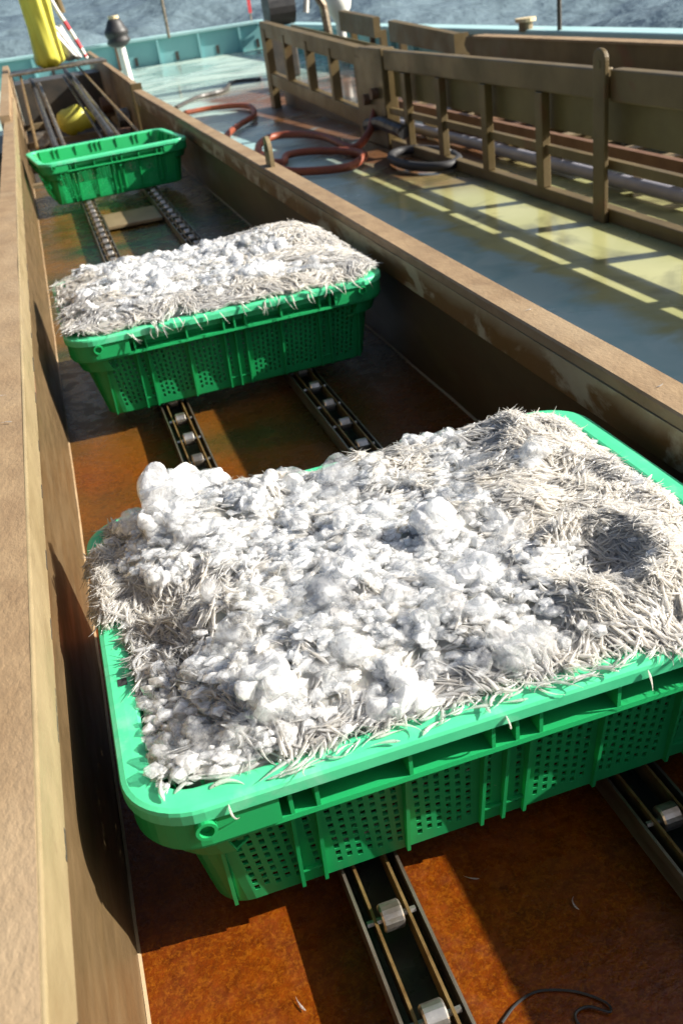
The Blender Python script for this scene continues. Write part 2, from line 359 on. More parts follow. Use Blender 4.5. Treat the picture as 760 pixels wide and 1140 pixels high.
# ------------------------------------------------------------------ conveyor trough
FZ = -.735
Y0, Y1 = -.5, 6.9
tr = thing('conveyor_trough', 'long brown metal conveyor trough with two roller tracks carrying the green baskets', 'conveyor', (.25, 2.5, DZ))
def tp(mb, name, m, parent=None, **k):       # part of the trough: mesh in scene coordinates
    o = mb.build(name, m, None, **k); o.parent = parent or tr
    if o.parent.parent is None: o.matrix_parent_inverse = Matrix.Translation(-o.parent.location)
    return o
ysl = list(np.linspace(Y0, Y1, 40))
m = MB(); m.box(-.103, .611, Y0, 5.15, FZ - .02, FZ); tp(m, 'floor_plate', M['floor'])
# left side
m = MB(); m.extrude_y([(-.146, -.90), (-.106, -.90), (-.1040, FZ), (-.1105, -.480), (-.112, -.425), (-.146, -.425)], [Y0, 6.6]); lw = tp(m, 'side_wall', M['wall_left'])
lw['label'] = 'left side wall of the trough, lit by the sun'
m = MB(); m.extrude_y([(-.150, -.44), (-.110, -.44), (-.1068, -.4165), (-.1072, -.4130), (-.150, -.4125)], ysl[:38], .0004); tp(m, 'rim_cap', M['cap'], lw)
arc = [(-.104 - .003 + .003 * math.cos(a), -.4132 - .003 + .003 * math.sin(a)) for a in np.linspace(math.pi / 2, 0, 5)]
m = MB(); m.extrude_y(arc + [(-.104, -.477), (-.1065, -.479), (-.109, -.479), (-.1068, -.430)], ysl[:38], .0003); tp(m, 'lip', M['lip'], lw)
m = MB(); m.extrude_y([(-.1118, -.480), (-.107, -.4815), (-.1062, -.486), (-.108, -.491), (-.1118, -.4925)], list(np.linspace(Y0, 6.5, 150)), .0006); tp(m, 'weld_bead', M['rust'], lw)
m = MB(); m.extrude_y([(-.1038, FZ), (-.1010, FZ + .0004), (-.1038, FZ + .003)], list(np.linspace(Y0, 5.1, 60)), .0003); tp(m, 'floor_weld', M['cap'], lw)
for k in range(26):       # stitch gaps along the lip
    y = .22 + k * .12 * (1 + .02 * k) + rng.uniform(-.02, .02); L = rng.uniform(.02, .09)
    q = MB(); n = 6
    for i in range(n):
        yy = y + L * i / n; h = rng.uniform(.001, .0028); q.box(-.1045, -.1036, yy, yy + L / n * rng.uniform(.75, 1.0), -.4755 - rng.uniform(0, .001), -.4755 + h)
    tp(q, 'weld_gap', M['dark_machine'], lw)
# right side
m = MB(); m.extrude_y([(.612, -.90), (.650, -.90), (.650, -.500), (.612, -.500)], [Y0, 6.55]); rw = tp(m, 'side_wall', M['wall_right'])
rw['label'] = 'right side wall of the trough, its inner face in shade'
m = MB(); m.extrude_y([(.6005, -.5005), (.6005, -.4865), (.6035, -.4835), (.6525, -.4835), (.6555, -.4865), (.6555, -.5005)], ysl[:38], .0004); tp(m, 'rim_cap', M['cap'], rw)
m = MB(); m.extrude_y([(.600, -.553), (.600, -.502), (.611, -.502), (.611, -.556), (.604, -.557)], list(np.linspace(Y0, 6.5, 60)), .0003); tp(m, 'lip', M['lip_right'], rw)
m = MB(); m.extrude_y([(.6115, FZ), (.608, FZ + .0005), (.6115, FZ + .004)], list(np.linspace(Y0, 5.1, 60)), .0003); tp(m, 'floor_weld', M['cap'], rw)
m = MB(); n = 16; cy, cz = 2.96, -.445
ring = [(cy - .033, -.4835)] + [(cy + .033 * math.cos(a), cz + .045 * math.sin(a)) for a in np.linspace(math.pi, 0, n)] + [(cy + .033, -.4835)]
k = len(ring); m.v = [(.622, y, z) for y, z in ring] + [(.634, y, z) for y, z in ring]
m.f = [tuple(range(k)), tuple(range(2 * k - 1, k - 1, -1))] + [(i, i + k, (i + 1) % k + k, (i + 1) % k) for i in range(k)]
lug = tp(m, 'lifting_lug', M['lip'], rw)
m = MB(); m.tube([(.6205, cy, cz + .012), (.6355, cy, cz + .012)], .012, 12); tp(m, 'lug_hole', M['dark_machine'], lug)
# roller tracks
def track(xc, name_label):
    m = MB(); m.box(xc - .026, xc + .026, Y0, 5.2, FZ + .002, FZ + .006); t = tp(m, 'roller_track', M['track_bed'])
    t['label'] = name_label
    for s in (-1, 1):
        m = MB(); a = xc + s * .0255; m.extrude_y([(a - .0012, FZ + .004), (a + .0012, FZ + .004), (a + .0014, -.702), (a - .0014, -.702)], list(np.linspace(Y0, 5.2, 90)), .00025); tp(m, 'channel_flange', M['channel'], t)
        m = MB(); a = xc + s * .0150; m.box(a - .0013, a + .0013, Y0, 5.2, -.722, -.6995); tp(m, 'bearing_bar', M['brass'], t)
    y = .04
    while y < 5.15:
        m = MB(); m.tube([(xc - .0095, y, -.704), (xc - .008, y, -.704), (xc + .008, y, -.704), (xc + .0095, y, -.704)], [.0106, .0120, .0120, .0106], 18)
        m.tube([(xc - .022, y, -.7055), (xc + .022, y, -.7055)], .003, 6)
        tp(m, 'roller', M['roller'], t, smooth=False)
        y += .10 if y > 1 else .098
    return t
track(.1135, 'left roller track of the trough')
track(.3820, 'right roller track of the trough')
m = MB(); m.box(.145, .352, 3.72, 3.98, FZ + .008, FZ + .02); tp(m, 'cross_slat', M['bed_slat'], bevel=.002)

# far open section of the conveyor
fx = thing('open_conveyor', 'open conveyor end with bare rods and taller side plates beyond the empty basket', 'conveyor', (.25, 8, DZ))
def fp(mb, name, m, **k): return tp(mb, name, m, fx, **k)
m = MB(); m.hexa([(.612, 6.62, -.9), (.648, 6.62, -.9), (.648, 10.5, -.9), (.612, 10.5, -.9)], [(.612, 6.62, -.455), (.648, 6.62, -.455), (.648, 10.5, -.375), (.612, 10.5, -.375)]); fp(m, 'side_plate', M['cap'])
m = MB(); m.box(.60, .665, 6.57, 6.617, -.9, -.452); m.box(.60, .61, 6.62, 6.70, -.9, -.452); fp(m, 'end_post', M['gate'])
m = MB(); m.hexa([(-.165, 5.0, -.9), (-.118, 5.0, -.9), (-.118, 9.2, -.9), (-.165, 9.2, -.9)], [(-.165, 5.0, -.385), (-.118, 5.0, -.385), (-.118, 9.2, -.34), (-.165, 9.2, -.34)]); fp(m, 'side_plate', M['cap'])
m = MB(); m.box(-.105, .606, 5.18, 5.24, FZ - .02, FZ + .004); fp(m, 'cross_beam', M['bed_slat'])
m = MB(); m.box(-.117, .61, 9.3, 9.9, -.896, -.50); fp(m, 'end_housing', M['dark_machine'])
m = MB(); m.box(-.117, .61, 5.24, 9.3, -.895, -.886); fp(m, 'belt_pan', M['dark_machine'])
for yy in (6.1, 7.3, 8.6):
    m = MB(); m.box(-.117, .61, yy, yy + .06, -.80, -.76); fp(m, 'cross_beam', M['bed_slat'])
for a, b_, r, mm in (((-.037, 5.2, -.568), (-.04, 8.5, -.368), .008, 'brass'), ((.47, 5.25, -.588), (.409, 8.5, -.403), .008, 'brass'),
                     ((.05, 5.3, -.60), (.03, 8.8, -.45), .018, 'black'), ((.10, 5.3, -.64), (.085, 8.8, -.49), .012, 'channel'),
                     ((.335, 5.3, -.585), (.315, 8.9, -.43), .02, 'black'), ((.385, 5.35, -.62), (.36, 8.9, -.47), .012, 'channel'), ((.30, 5.35, -.62), (.29, 8.9, -.47), .010, 'black')):
    m = MB(); m.tube([a, b_], r, 8); fp(m, 'guide_rod', M[mm])
for (x, y, z, r) in ((.56, 7.2, -.7, .07), (.52, 8.0, -.66, .06), (.0, 7.0, -.75, .08), (-.03, 6.1, -.75, .06), (.50, 6.6, -.74, .05)):
    m = MB(); m.tube([(x - .04, y, z), (x + .04, y, z)], r, 12); fp(m, 'drive_wheel', random.choice([M['rust'], M['channel'], M['dark_machine']]))

# ------------------------------------------------------------------ green baskets
BL, BW, BH = .310, .245, .172
def rr(a, b, r, side_cols, end_cols, narc=7):
    """points of a rounded rectangle, with given fractions along straight sides; returns list (x, y, tag)"""
    P = []
    def side(p0, p1, cols, tg):
        for u in cols: P.append((p0[0] + (p1[0] - p0[0]) * u, p0[1] + (p1[1] - p0[1]) * u))
    def arc(cx, cy, a0):
        for i in range(1, narc):
            t = a0 + math.pi / 2 * i / narc; P.append((cx + r * math.cos(t), cy + r * math.sin(t)))
    side((-a + r, -b), (a - r, -b), side_cols, 0); arc(a - r, -b + r, -math.pi / 2)
    side((a, -b + r), (a, b - r), end_cols, 1); arc(a - r, b - r, 0)
    side((a - r, b), (-a + r, b), side_cols, 2); arc(-a + r, b - r, math.pi / 2)
    side((-a, b - r), (-a, -b + r), end_cols, 3); arc(-a + r, -b + r, math.pi)
    return P
def hole_cols(n, hole, skip):
    cols = [0.0]; flag = []
    for i in range(n):
        w_ = 1.0 / n; c = (i + .5) * w_
        cols += [c - w_ * hole / 2, c + w_ * hole / 2]
        flag += [None, i if not skip(i, n) else None]
    cols.append(1.0); flag.append(None); return cols, flag
RIBS = [-.250, -.190, -.169, -.092, -.021, 0, .021, .092, .169, .190, .250]
def make_basket(label, loc, rz):
    t = thing('green_basket', label, 'basket', loc, rz, 'green plastic fish baskets on the conveyor')
    G = M['green']
    # perforated body -------------------------------------------------
    sc_, sf = hole_cols(50, .48, lambda i, n: any(abs(((i + .5) / n * 2 - 1) * .243 - r_) < .0055 for r_ in RIBS))
    ec_, ef = hole_cols(36, .48, lambda i, n: i in (0, 6, 17, 18, 29, 35))
    narc = 7; flags = sf + [None] * narc + ef + [None] * narc + sf + [None] * narc + ef + [None] * narc
    zt, zb = BH - .012, .0
    unit = .0034; z = .016; levels = [0.0, .004]; kinds = []
    nun = 32; levels += [z + unit * i for i in range(nun + 1)] + [BH - .030, BH - .006]
    V = []; nl = len(levels)
    for L in levels:
        f = L / BH; a = .262 + .024 * f; b = .193 + .028 * f; r = .030 + .004 * f
        if L < .003: a -= .006; b -= .006
        V.append([(x, y, L) for x, y in rr(a, b, r, sc_, ec_, narc)])
    n = len(V[0]); mb = MB(); mb.v = [p for row in V for p in row]
    for li in range(nl - 1):
        for i in range(n):
            hole = False
            fl = flags[i]
            if fl is not None and 2 <= li < 2 + nun:
                k = li - 2 - (fl % 2)
                hole = k >= 0 and k < nun - 2 and k % 3 != 2
            if not hole:
                mb.f.append((li * n + i, li * n + (i + 1) % n, (li + 1) * n + (i + 1) % n, (li + 1) * n + i))
    body = mb.build('body', G, t); s = body.modifiers.new('thick', 'SOLIDIFY'); s.thickness = .0024; s.offset = 1
    # bottom grid -----------------------------------------------------
    mb = MB()
    for x in np.linspace(-.25, .25, 34): mb.box(x - .0018, x + .0018, -.188 + max(0, abs(x) - .215), .188 - max(0, abs(x) - .215), .0006, .0040)
    for y in np.linspace(-.185, .185, 24): mb.box(-.252 + max(0, abs(y) - .15), .252 - max(0, abs(y) - .15), y - .0018, y + .0018, .0002, .0036)
    mb.build('bottom_grid', G, t)
    # rim ---------------------------------------------------------------
    cols = [i / 24 for i in range(25)]
    prof = [(-.0255, -.030), (-.0245, -.006), (-.0235, -.001), (-.021, 0), (-.012, .0002), (-.004, 0), (0, -.0012), (.0012, -.004), (.0012, -.013), (-.0012, -.013), (-.0012, -.005), (-.0215, -.005), (-.023, -.030)]
    mb = MB(); ring = []
    for dx, dz in prof:
        a, b, r = BL + dx, BW + dx, .056 + dx
        ring.append([(x, y, BH + dz) for x, y in rr(a, b, r, cols, cols, 10)])
    n = len(ring[0]); k = len(prof); mb.v = [p for row in ring for p in row]
    for j in range(k):
        for i in range(n):
            if j in (4, 10) and False: continue
            mb.f.append((j * n + i, j * n + (i + 1) % n, ((j + 1) % k) * n + (i + 1) % n, ((j + 1) % k) * n + i))
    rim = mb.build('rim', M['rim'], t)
    rim.data.polygons.foreach_set('use_smooth', [False] * len(rim.data.polygons))
    # lower flange band
    prof = [(-.028, -.0395), (-.0045, -.040), (-.0040, -.0445), (-.0055, -.0465), (-.0285, -.0455)]
    mb = MB(); ring = []
    for dx, dz in prof: ring.append([(x, y, BH + dz) for x, y in rr(BL + dx, BW + dx, .056 + dx, cols, cols, 10)])
    n = len(ring[0]); k = len(prof); mb.v = [p for row in ring for p in row]
    for j in range(k):
        for i in range(n): mb.f.append((j * n + i, j * n + (i + 1) % n, ((j + 1) % k) * n + (i + 1) % n, ((j + 1) % k) * n + i))
    mb.build('lower_flange', G, t)
    # corner skirts closing the rim recess, plain and set back
    for sx in (-1, 1):
        for sy in (-1, 1):
            mb = MB(); pts = []
            cx, cy = sx * (BL - .056), sy * (BW - .056)
            path = [(cx - sx * .055, sy * (BW - .003))]
            for i in range(11):
                th = math.pi / 2 * (1 - i / 10); path.append((cx + sx * (.053) * math.cos(th), cy + sy * (.053) * math.sin(th)))
            path.append((sx * (BL - .003), cy - sy * .03))
            n2 = len(path)
            for z1 in (-.0405, -.0045):
                for (x, y) in path: mb.v.append((x, y, BH + z1))
            mb.f = [(i, i + 1, n2 + i + 1, n2 + i) for i in range(n2 - 1)]
            o = mb.build('corner_skirt', G, t); s = o.modifiers.new('thick', 'SOLIDIFY'); s.thickness = .0022; s.offset = 0
    # stepped shoulder under the flange at both ends
    for sx in (-1, 1):
        mb = MB(); pr = []
        for z1, off in ((-.0465, .012), (-.074, .018), (-.078, .024)):
            pr.append([(sx * (BL - off) , BH + z1)])
        for z1, off in ((-.046, .010), (-.070, .017), (-.074, .027)):
            a = BL - off; b = BW - off; r = .055; row = []
            for i in range(9):
                th = -math.pi / 2 * (1 - i / 8); row.append((sx * (a - r + r * math.cos(th)), -b + r + r * math.sin(th), BH + z1))
            for i in range(9):
                th = math.pi / 2 * (i / 8); row.append((sx * (a - r + r * math.cos(th)), b - r + r * math.sin(th), BH + z1))
            mb.v += row
        n2 = 18; mb.f = [(j * n2 + i, j * n2 + i + 1, (j + 1) * n2 + i + 1, (j + 1) * n2 + i) for j in range(2) for i in range(n2 - 1)]
        o = mb.build('end_shoulder', G, t); s = o.modifiers.new('thick', 'SOLIDIFY'); s.thickness = .002; s.offset = 0
    # recess webs and body ribs
    def rib(px, py, ox, oy):       # foot of the rib on the outline, outward direction
        cn = .005 if abs(px) > .24 and ox == 0 else 0
        mb = MB(); w2 = .0016; tx, ty = -oy, ox
        def q(z, o0, o1, shift):
            bx, by = px, py; ins = shift
            return [(bx - ox * ins + tx * s_ * w2 + ox * o, by - oy * ins + ty * s_ * w2 + oy * o, z) for s_, o in ((-1, o0), (1, o0), (1, o1), (-1, o1))]
        mb.hexa(q(.001, -.003, .006, .0515 + cn), q(BH - .046, -.002, .009, .0275 + cn * .5)); mb.build('rib', G, t)
        mb = MB(); mb.hexa(q(BH - .041, -.006, .024, .029), q(BH - .004, -.004, .0255, .0285)); mb.build('rim_web', G, t)
    for s_ in (-1, 1):
        for u in RIBS:
            x = u; rib(x, s_ * BW, 0, s_)
        for u in (.03, .18, .5, .82, .97):
            y = (-1 + 2 * u) * (BW - .08); rib(s_ * BL, y, s_, 0)
    for s_ in (-1, 1):
        for (u0, u1) in ((-.19, -.169), (-.021, .021), (.169, .19)):
            x0, x1 = (u0, u1)
            mb = MB(); y = s_ * (BW - .0465); mb.box(x0, x1, min(y, y + s_ * .004), max(y, y + s_ * .004), .022, .0245); mb.build('rib_tie', G, t)
    # the ring sockets on the long sides near the corners
    for sx in (-1, 1):
        for sy in (-1, 1):
            mb = MB(); cx, cz = sx * (BL - .054), BH - .021; y0, y1 = sy * (BW - .006), sy * (BW + .004); n3 = 20
            for yy, r_ in ((y0, .0088), (y1, .0085), (y1, .0058), (y0, .0055)):
                for i in range(n3):
                    th = 2 * math.pi * i / n3; mb.v.append((cx + r_ * math.cos(th), yy, cz + r_ * math.sin(th)))
            mb.f = [(j * n3 + i, j * n3 + (i + 1) % n3, ((j + 1) % 4) * n3 + (i + 1) % n3, ((j + 1) % 4) * n3 + i) for j in range(4) for i in range(n3)]
            mb.build('ring_socket', G, t, smooth=False)
    for sx in (-1, 1):
        mb = MB(); mb.box(sx * BL - sx * .014 - .004, sx * BL - sx * .014 + .004, -.074, -.064, BH - .002, BH + .0006); mb.build('rim_slot_shade', M['black'], t)  # black box standing in for the shade inside a rim hole
    return t
BZ = -.692
BASKETS = [((.241, .775, BZ + .002), 0.0), ((.25, 1.985, BZ), rad(1.0)), ((.240, 4.45, BZ), rad(6))]
b1 = make_basket('large green basket in the foreground heaped with ice and whitebait', *BASKETS[0])
b2 = copy_tree(b1); b2.location = BASKETS[1][0]; b2.rotation_euler = (0, 0, BASKETS[1][1]); b2['label'] = 'green basket in the middle of the trough, overflowing with whitebait'
b3 = copy_tree(b1); b3.location = BASKETS[2][0]; b3.rotation_euler = (0, 0, BASKETS[2][1]); b3['label'] = 'empty green basket, farthest of the three on the conveyor'

# ------------------------------------------------------------------ whitebait and ice
PIT = (.135, -.135)
def heap1(x, y):
    h = .007 + .024 * sstep(BL - abs(x), .02, .13) * sstep(BW - abs(y), .02, .1)
    h = h + .008 * sstep(x, .05, .14) * sstep(y, -.1, .1) * sstep(BL - x, .03, .12) - .024 * np.exp(-(((x - PIT[0]) / .036) ** 2 + ((y - PIT[1]) / .030) ** 2)) + .009 * np.exp(-((np.hypot(x - PIT[0], (y - PIT[1]) * 1.15) - .058) / .016) ** 2)
    wx = x + .02 * vnoise(y * 20 + 5, x * 20, 61); wy = y + .02 * vnoise(x * 20, y * 20 + 9, 62)
    h = h + .007 * (.5 - abs(vnoise(wx * 22, wy * 30, 63) - .5) * 2) + .004 * (.5 - abs(vnoise(wx * 50, wy * 44, 64) - .5) * 2)
    h = h + .014 * np.exp(-(((x + .2) / .1) ** 2 + ((y - .16) / .08) ** 2))
    h = h + (vnoise(x * 16 + 3, y * 16 + 9, 1) - .5) * .018 + (vnoise(x * 38, y * 38, 2) - .5) * .010
    e = np.minimum(BL - .018 - abs(x), BW - .018 - abs(y))
    front = sstep(y, -.19, -.235)
    h = h * sstep(e, -.02, .05) - .012 * (1 - sstep(e, -.01, .045)) * sstep(x + y * .5, .05, .2)
    ov = sstep(y, .0, .04) * (1 - sstep(y, .15, .19)) * sstep(-x, BL - .04, BL - .01)
    h = h * (1 - ov) + ov * (.010 - 42 * np.maximum(0, -x - BL + .016) ** 2)
    return h - .002
def heap2(x, y):
    h = .010 + .020 * sstep(BW - abs(y), .0, .09) * sstep(BL - abs(x), 0, .1) + +.022 * np.exp(-(((x - .19) / .1) ** 2 + ((y - .08) / .12) ** 2))
    h = h + (vnoise(x * 14 + 30, y * 14 + 19, 3) - .5) * .016 + (vnoise(x * 35, y * 35, 4) - .5) * .008
    e = np.minimum(BL - .010 - abs(x), BW - .010 - abs(y))
    return h * sstep(e, -.045, .03) - .002
def fishy1(x, y):
    n = (vnoise(x * 18 + 40, y * 18 + 3, 5) - .5)
    right = sstep(x + .25 * n - .18 * (y), .07, .13)
    left = sstep(-x + .2 * n, .215, .25) * (1 - sstep(y, .10, .14) * sstep(-x, .12, .16) * sstep(x, -.275, -.26))
    rear = sstep(y + .2 * n, .10, .17) * .42 * (1 - sstep(-x, .14, .17))
    return np.clip(right + left + rear + .045 + .7 * sstep(-y, .196, .208) * sstep(x, -.2, -.1), 0, 1)
def fishy2(x, y):
    n = (vnoise(x * 18 + 4, y * 18 + 33, 6) - .5)
    return np.clip(sstep(x + .2 * n + .3 * y, .09, .15) + sstep(-y + .15 * n, .16, .20) + sstep(-x + .2 * n - .3 * y, .24, .28) + .10, 0, 1)

FT = np.linspace(0, 1, 8)
FR = np.array([.30, .90, 1.0, .82, .58, .38, .20, .10])
def fish_mesh(pos, ang, pitch, roll, L, rad_, curv, tone, name, m, extra=None):
    """many slim curved fish as one mesh; arrays of length n"""
    n = len(L); K = len(FT); S = 5
    t = FT[None, :]
    phi = curv[:, None] * (t - .4)                                      # heading change along the body
    s = np.where(abs(curv)[:, None] > 1e-3, np.sin(phi) / np.where(abs(curv)[:, None] > 1e-3, curv[:, None], 1), t - .4)
    c = np.where(abs(curv)[:, None] > 1e-3, (1 - np.cos(phi)) / np.where(abs(curv)[:, None] > 1e-3, curv[:, None], 1), 0)
    cx = s * L[:, None]; cy = c * L[:, None]
    th = np.arange(S) * 2 * np.pi / S
    r = FR[None, :] * rad_[:, None]
    nx = -np.sin(phi); ny = np.cos(phi)
    lx = cx[:, :, None] + nx[:, :, None] * r[:, :, None] * np.cos(th)[None, None, :]
    ly = cy[:, :, None] + ny[:, :, None] * r[:, :, None] * np.cos(th)[None, None, :]
    lz = r[:, :, None] * np.sin(th)[None, None, :] * .45
    cr, sr = np.cos(roll)[:, None, None], np.sin(roll)[:, None, None]
    ly, lz = ly * cr - lz * sr, ly * sr + lz * cr
    cp, sp = np.cos(pitch)[:, None, None], np.sin(pitch)[:, None, None]
    lx, lz = lx * cp + lz * sp, -lx * sp + lz * cp
    ca, sa = np.cos(ang)[:, None, None], np.sin(ang)[:, None, None]
    X = lx * ca - ly * sa + pos[:, 0, None, None]; Y = lx * sa + ly * ca + pos[:, 1, None, None]; Z = lz + pos[:, 2, None, None]
    v = np.stack([X, Y, Z], -1).reshape(-1, 3)
    q = []
    for k in range(K - 1):
        for i in range(S): q.append((k * S + i, k * S + (i + 1) % S, (k + 1) * S + (i + 1) % S, (k + 1) * S + i))
    q = np.array(q); F = (q[None] + (np.arange(n) * K * S)[:, None, None]).reshape(-1, 4)
    tn = np.repeat(tone, K * S)
    if extra is not None:
        ev, ef, et = extra; F = np.concatenate([F, ef + len(v)]); v = np.concatenate([v, ev]); tn = np.concatenate([tn, et])
    me = bpy.data.meshes.new(name); me.vertices.add(len(v)); me.vertices.foreach_set('co', v.ravel())
    me.loops.add(len(F) * 4); me.loops.foreach_set('vertex_index', F.ravel()); me.polygons.add(len(F))
    me.polygons.foreach_set('loop_start', np.arange(len(F)) * 4); me.polygons.foreach_set('use_smooth', [True] * len(F))
    me.update(calc_edges=True)
    a = me.attributes.new('tone', 'FLOAT', 'POINT'); a.data.foreach_set('value', tn.astype(np.float32)); me.materials.append(m)
    return me

def heap_bed(heap, fishy, a, b):
    nx, ny = 220, 170; xs = np.linspace(-a, a, nx); ys = np.linspace(-b, b, ny); X, Y = np.meshgrid(xs, ys, indexing='ij')
    # pull the grid's corners in to the basket's rounded corners
    r = .06; cx = np.clip(X, -a + r, a - r); cy = np.clip(Y, -b + r, b - r); dx = X - cx; dy = Y - cy; d = np.maximum(np.hypot(dx, dy), 1e-9)
    k = np.where((abs(dx) > 0) & (abs(dy) > 0), np.maximum(abs(dx), abs(dy)) / d, 1); X2 = cx + dx * k; Y2 = cy + dy * k
    Z = heap(X2, Y2) - .0035 + .003 * (1 - sstep(fishy(X2, Y2), .2, .6)) + (vnoise(X2 * 55, Y2 * 55, 9) - .5) * .007 * (1 - sstep(fishy(X2, Y2), .2, .6)) + (vnoise(X2 * 90, Y2 * 90, 7) - .5) * .004
    v = np.stack([X2.ravel(), Y2.ravel(), Z.ravel()], 1)
    I = np.arange(nx * ny).reshape(nx, ny); f = np.stack([I[:-1, :-1], I[1:, :-1], I[1:, 1:], I[:-1, 1:]], -1).reshape(-1, 4)
    # skirt and underside
    edge = list(I[:, 0]) + list(I[-1, 1:]) + list(I[-2::-1, -1]) + list(I[0, -2:0:-1])
    low = v[edge].copy(); low[:, 0] *= .965; low[:, 1] *= .965; low[:, 2] = -.045; n0 = len(v); v = np.concatenate([v, low]); ne = len(edge)
    f2 = np.array([(edge[(i + 1) % ne], edge[i], n0 + i, n0 + (i + 1) % ne) for i in range(ne)])
    et = .05 + .5 * np.concatenate([sstep(fishy(X2, Y2), .3, .9).ravel(), np.full(ne, .6)])
    return v, np.concatenate([f, f2]), et

def flow(x, y, pit=None, seed=8):
    a = vnoise(x * 9 + 11, y * 9 + 2, seed) * 5.0 + vnoise(x * 24, y * 24, seed + 1) * 2.2
    if pit is not None:
        dx, dy = x - pit[0], y - pit[1]; d = np.hypot(dx, dy); w_ = np.exp(-(d / .075) ** 2)
        tang = np.arctan2(dy, dx) + np.pi / 2
        vx = (1 - w_) * np.cos(a) + w_ * np.cos(tang); vy = (1 - w_) * np.sin(a) + w_ * np.sin(tang); a = np.arctan2(vy, vx)
    return a
def scatter_fish(n, heap, fishy, inside, a, b, pit, seed):
    """whitebait lie in locks: clusters that share a heading, a bend and a tone"""
    r = np.random.default_rng(seed); nc = n // 11; x = r.uniform(-a, a, nc * 5); y = r.uniform(-b, b, nc * 5)
    keep = (r.random(nc * 5) < fishy(x, y)) & inside(x, y); x = x[keep][:nc]; y = y[keep][:nc]; nc = len(x)
    ca = flow(x, y, pit, seed % 7 + 30) + r.normal(0, .35, nc); ed = sstep(-x, BL - .035, BL - .01); ca = np.where(r.random(nc) < ed, np.pi / 2 + r.normal(0, .45, nc), ca); cc = r.normal(0, 38, nc); ct = np.clip(r.beta(1.1, 2.8, nc) + (vnoise(x * 16, y * 16, 12) - .5) * 1.1, 0, 1); cz = r.uniform(-.002, .003, nc)
    idx = np.repeat(np.arange(nc), r.integers(7, 16, nc)); n = len(idx)
    al = r.normal(0, .012, n); ac = r.normal(0, .0032, n)
    A = ca[idx] + al * cc[idx]; mid = ca[idx] + al * cc[idx] / 2
    X = x[idx] + al * np.cos(mid) - ac * np.sin(mid); Y = y[idx] + al * np.sin(mid) + ac * np.cos(mid)
    ok = inside(X, Y); idx, al, ac, A, X, Y = idx[ok], al[ok], ac[ok], A[ok], X[ok], Y[ok]; n = len(X)
    ang = A + r.normal(0, .20, n); ang = ang + np.pi * (r.random(n) < .5)
    L = r.uniform(.017, .038, n); rd = L * r.uniform(.045, .075, n)
    e = .006; ux, uy = np.cos(ang), np.sin(ang); slope = (heap(X + ux * e, Y + uy * e) - heap(X - ux * e, Y - uy * e)) / (2 * e)
    pitch = -np.arctan(np.clip(slope, -2.5, 2.5)) + r.normal(0, .06, n)
    z = heap(X, Y) + cz[idx] + .0035 * np.exp(-(ac / .003) ** 2) + r.uniform(-.0015, .0015, n)
    return np.stack([X, Y, z], 1), ang, pitch, r.uniform(-.9, .9, n), L, rd, r.normal(0, .8, n) + .5 * np.sign(cc[idx]) * np.where(r.random(n) < .5, 1, 0), np.clip(ct[idx] + r.normal(0, .12, n), 0, 1)
def inside1(x, y):
    right = x < BL - .026 + .010 * (vnoise(y * 30, y * 0, 14) - .4) + .028 * np.exp(-((y - .02) / .03) ** 2) * 0
    rear = y < BW - .030 - .012 * sstep(x, .03, .10)
    left = np.where((y > .025) & (y < .17), x > -BL + .002 - .010 * vnoise(y * 40, y * 0, 15), x > -BL + .026)
    front = y > -BW + .027 - .022 * sstep(x, .10, .16) * (1 - sstep(x, .20, .25)) - .008 * vnoise(x * 40, x * 0, 16)
    return right & rear & left & front
def inside2(x, y):
    cd = np.hypot(np.maximum(abs(x) - BL + .07, 0), np.maximum(abs(y) - BW + .07, 0))
    return (abs(x) < BL - .002 + .008 * vnoise(y * 30, y * 0 + 3, 17)) & (y < BW - .02) & (y > -BW + .014 - .016 * vnoise(x * 40, x * 0 + 5, 18) - .010 * sstep(x, .08, .16)) & (cd < .066)

def put(me, name, basket, dz=BH):
    o = bpy.data.objects.new(name, me); col.objects.link(o)
    (x, y, z), rz = basket; o.location = (x, y, z + dz); o.rotation_euler = (0, 0, rz); return o
bed1 = heap_bed(heap1, fishy1, BL - .0265, BW - .0265)
S1 = scatter_fish(36000, heap1, fishy1, inside1, BL + .016, BW, PIT, 41)
o = put(fish_mesh(*S1, 'whitebait_heap', M['fish'], bed1), 'whitebait_heap', BASKETS[0])
tag(o, 'packed wet whitebait filling the large foreground basket around the ice', 'whitebait', kind='stuff')
bed2 = heap_bed(heap2, fishy2, BL - .030, BW - .030)
S2 = scatter_fish(20000, heap2, fishy2, inside2, BL + .01, BW + .01, None, 52)
o = put(fish_mesh(*S2, 'whitebait_heap', M['fish'], bed2), 'whitebait_heap', BASKETS[1])
tag(o, 'packed pale whitebait covering the middle basket', 'whitebait', kind='stuff')

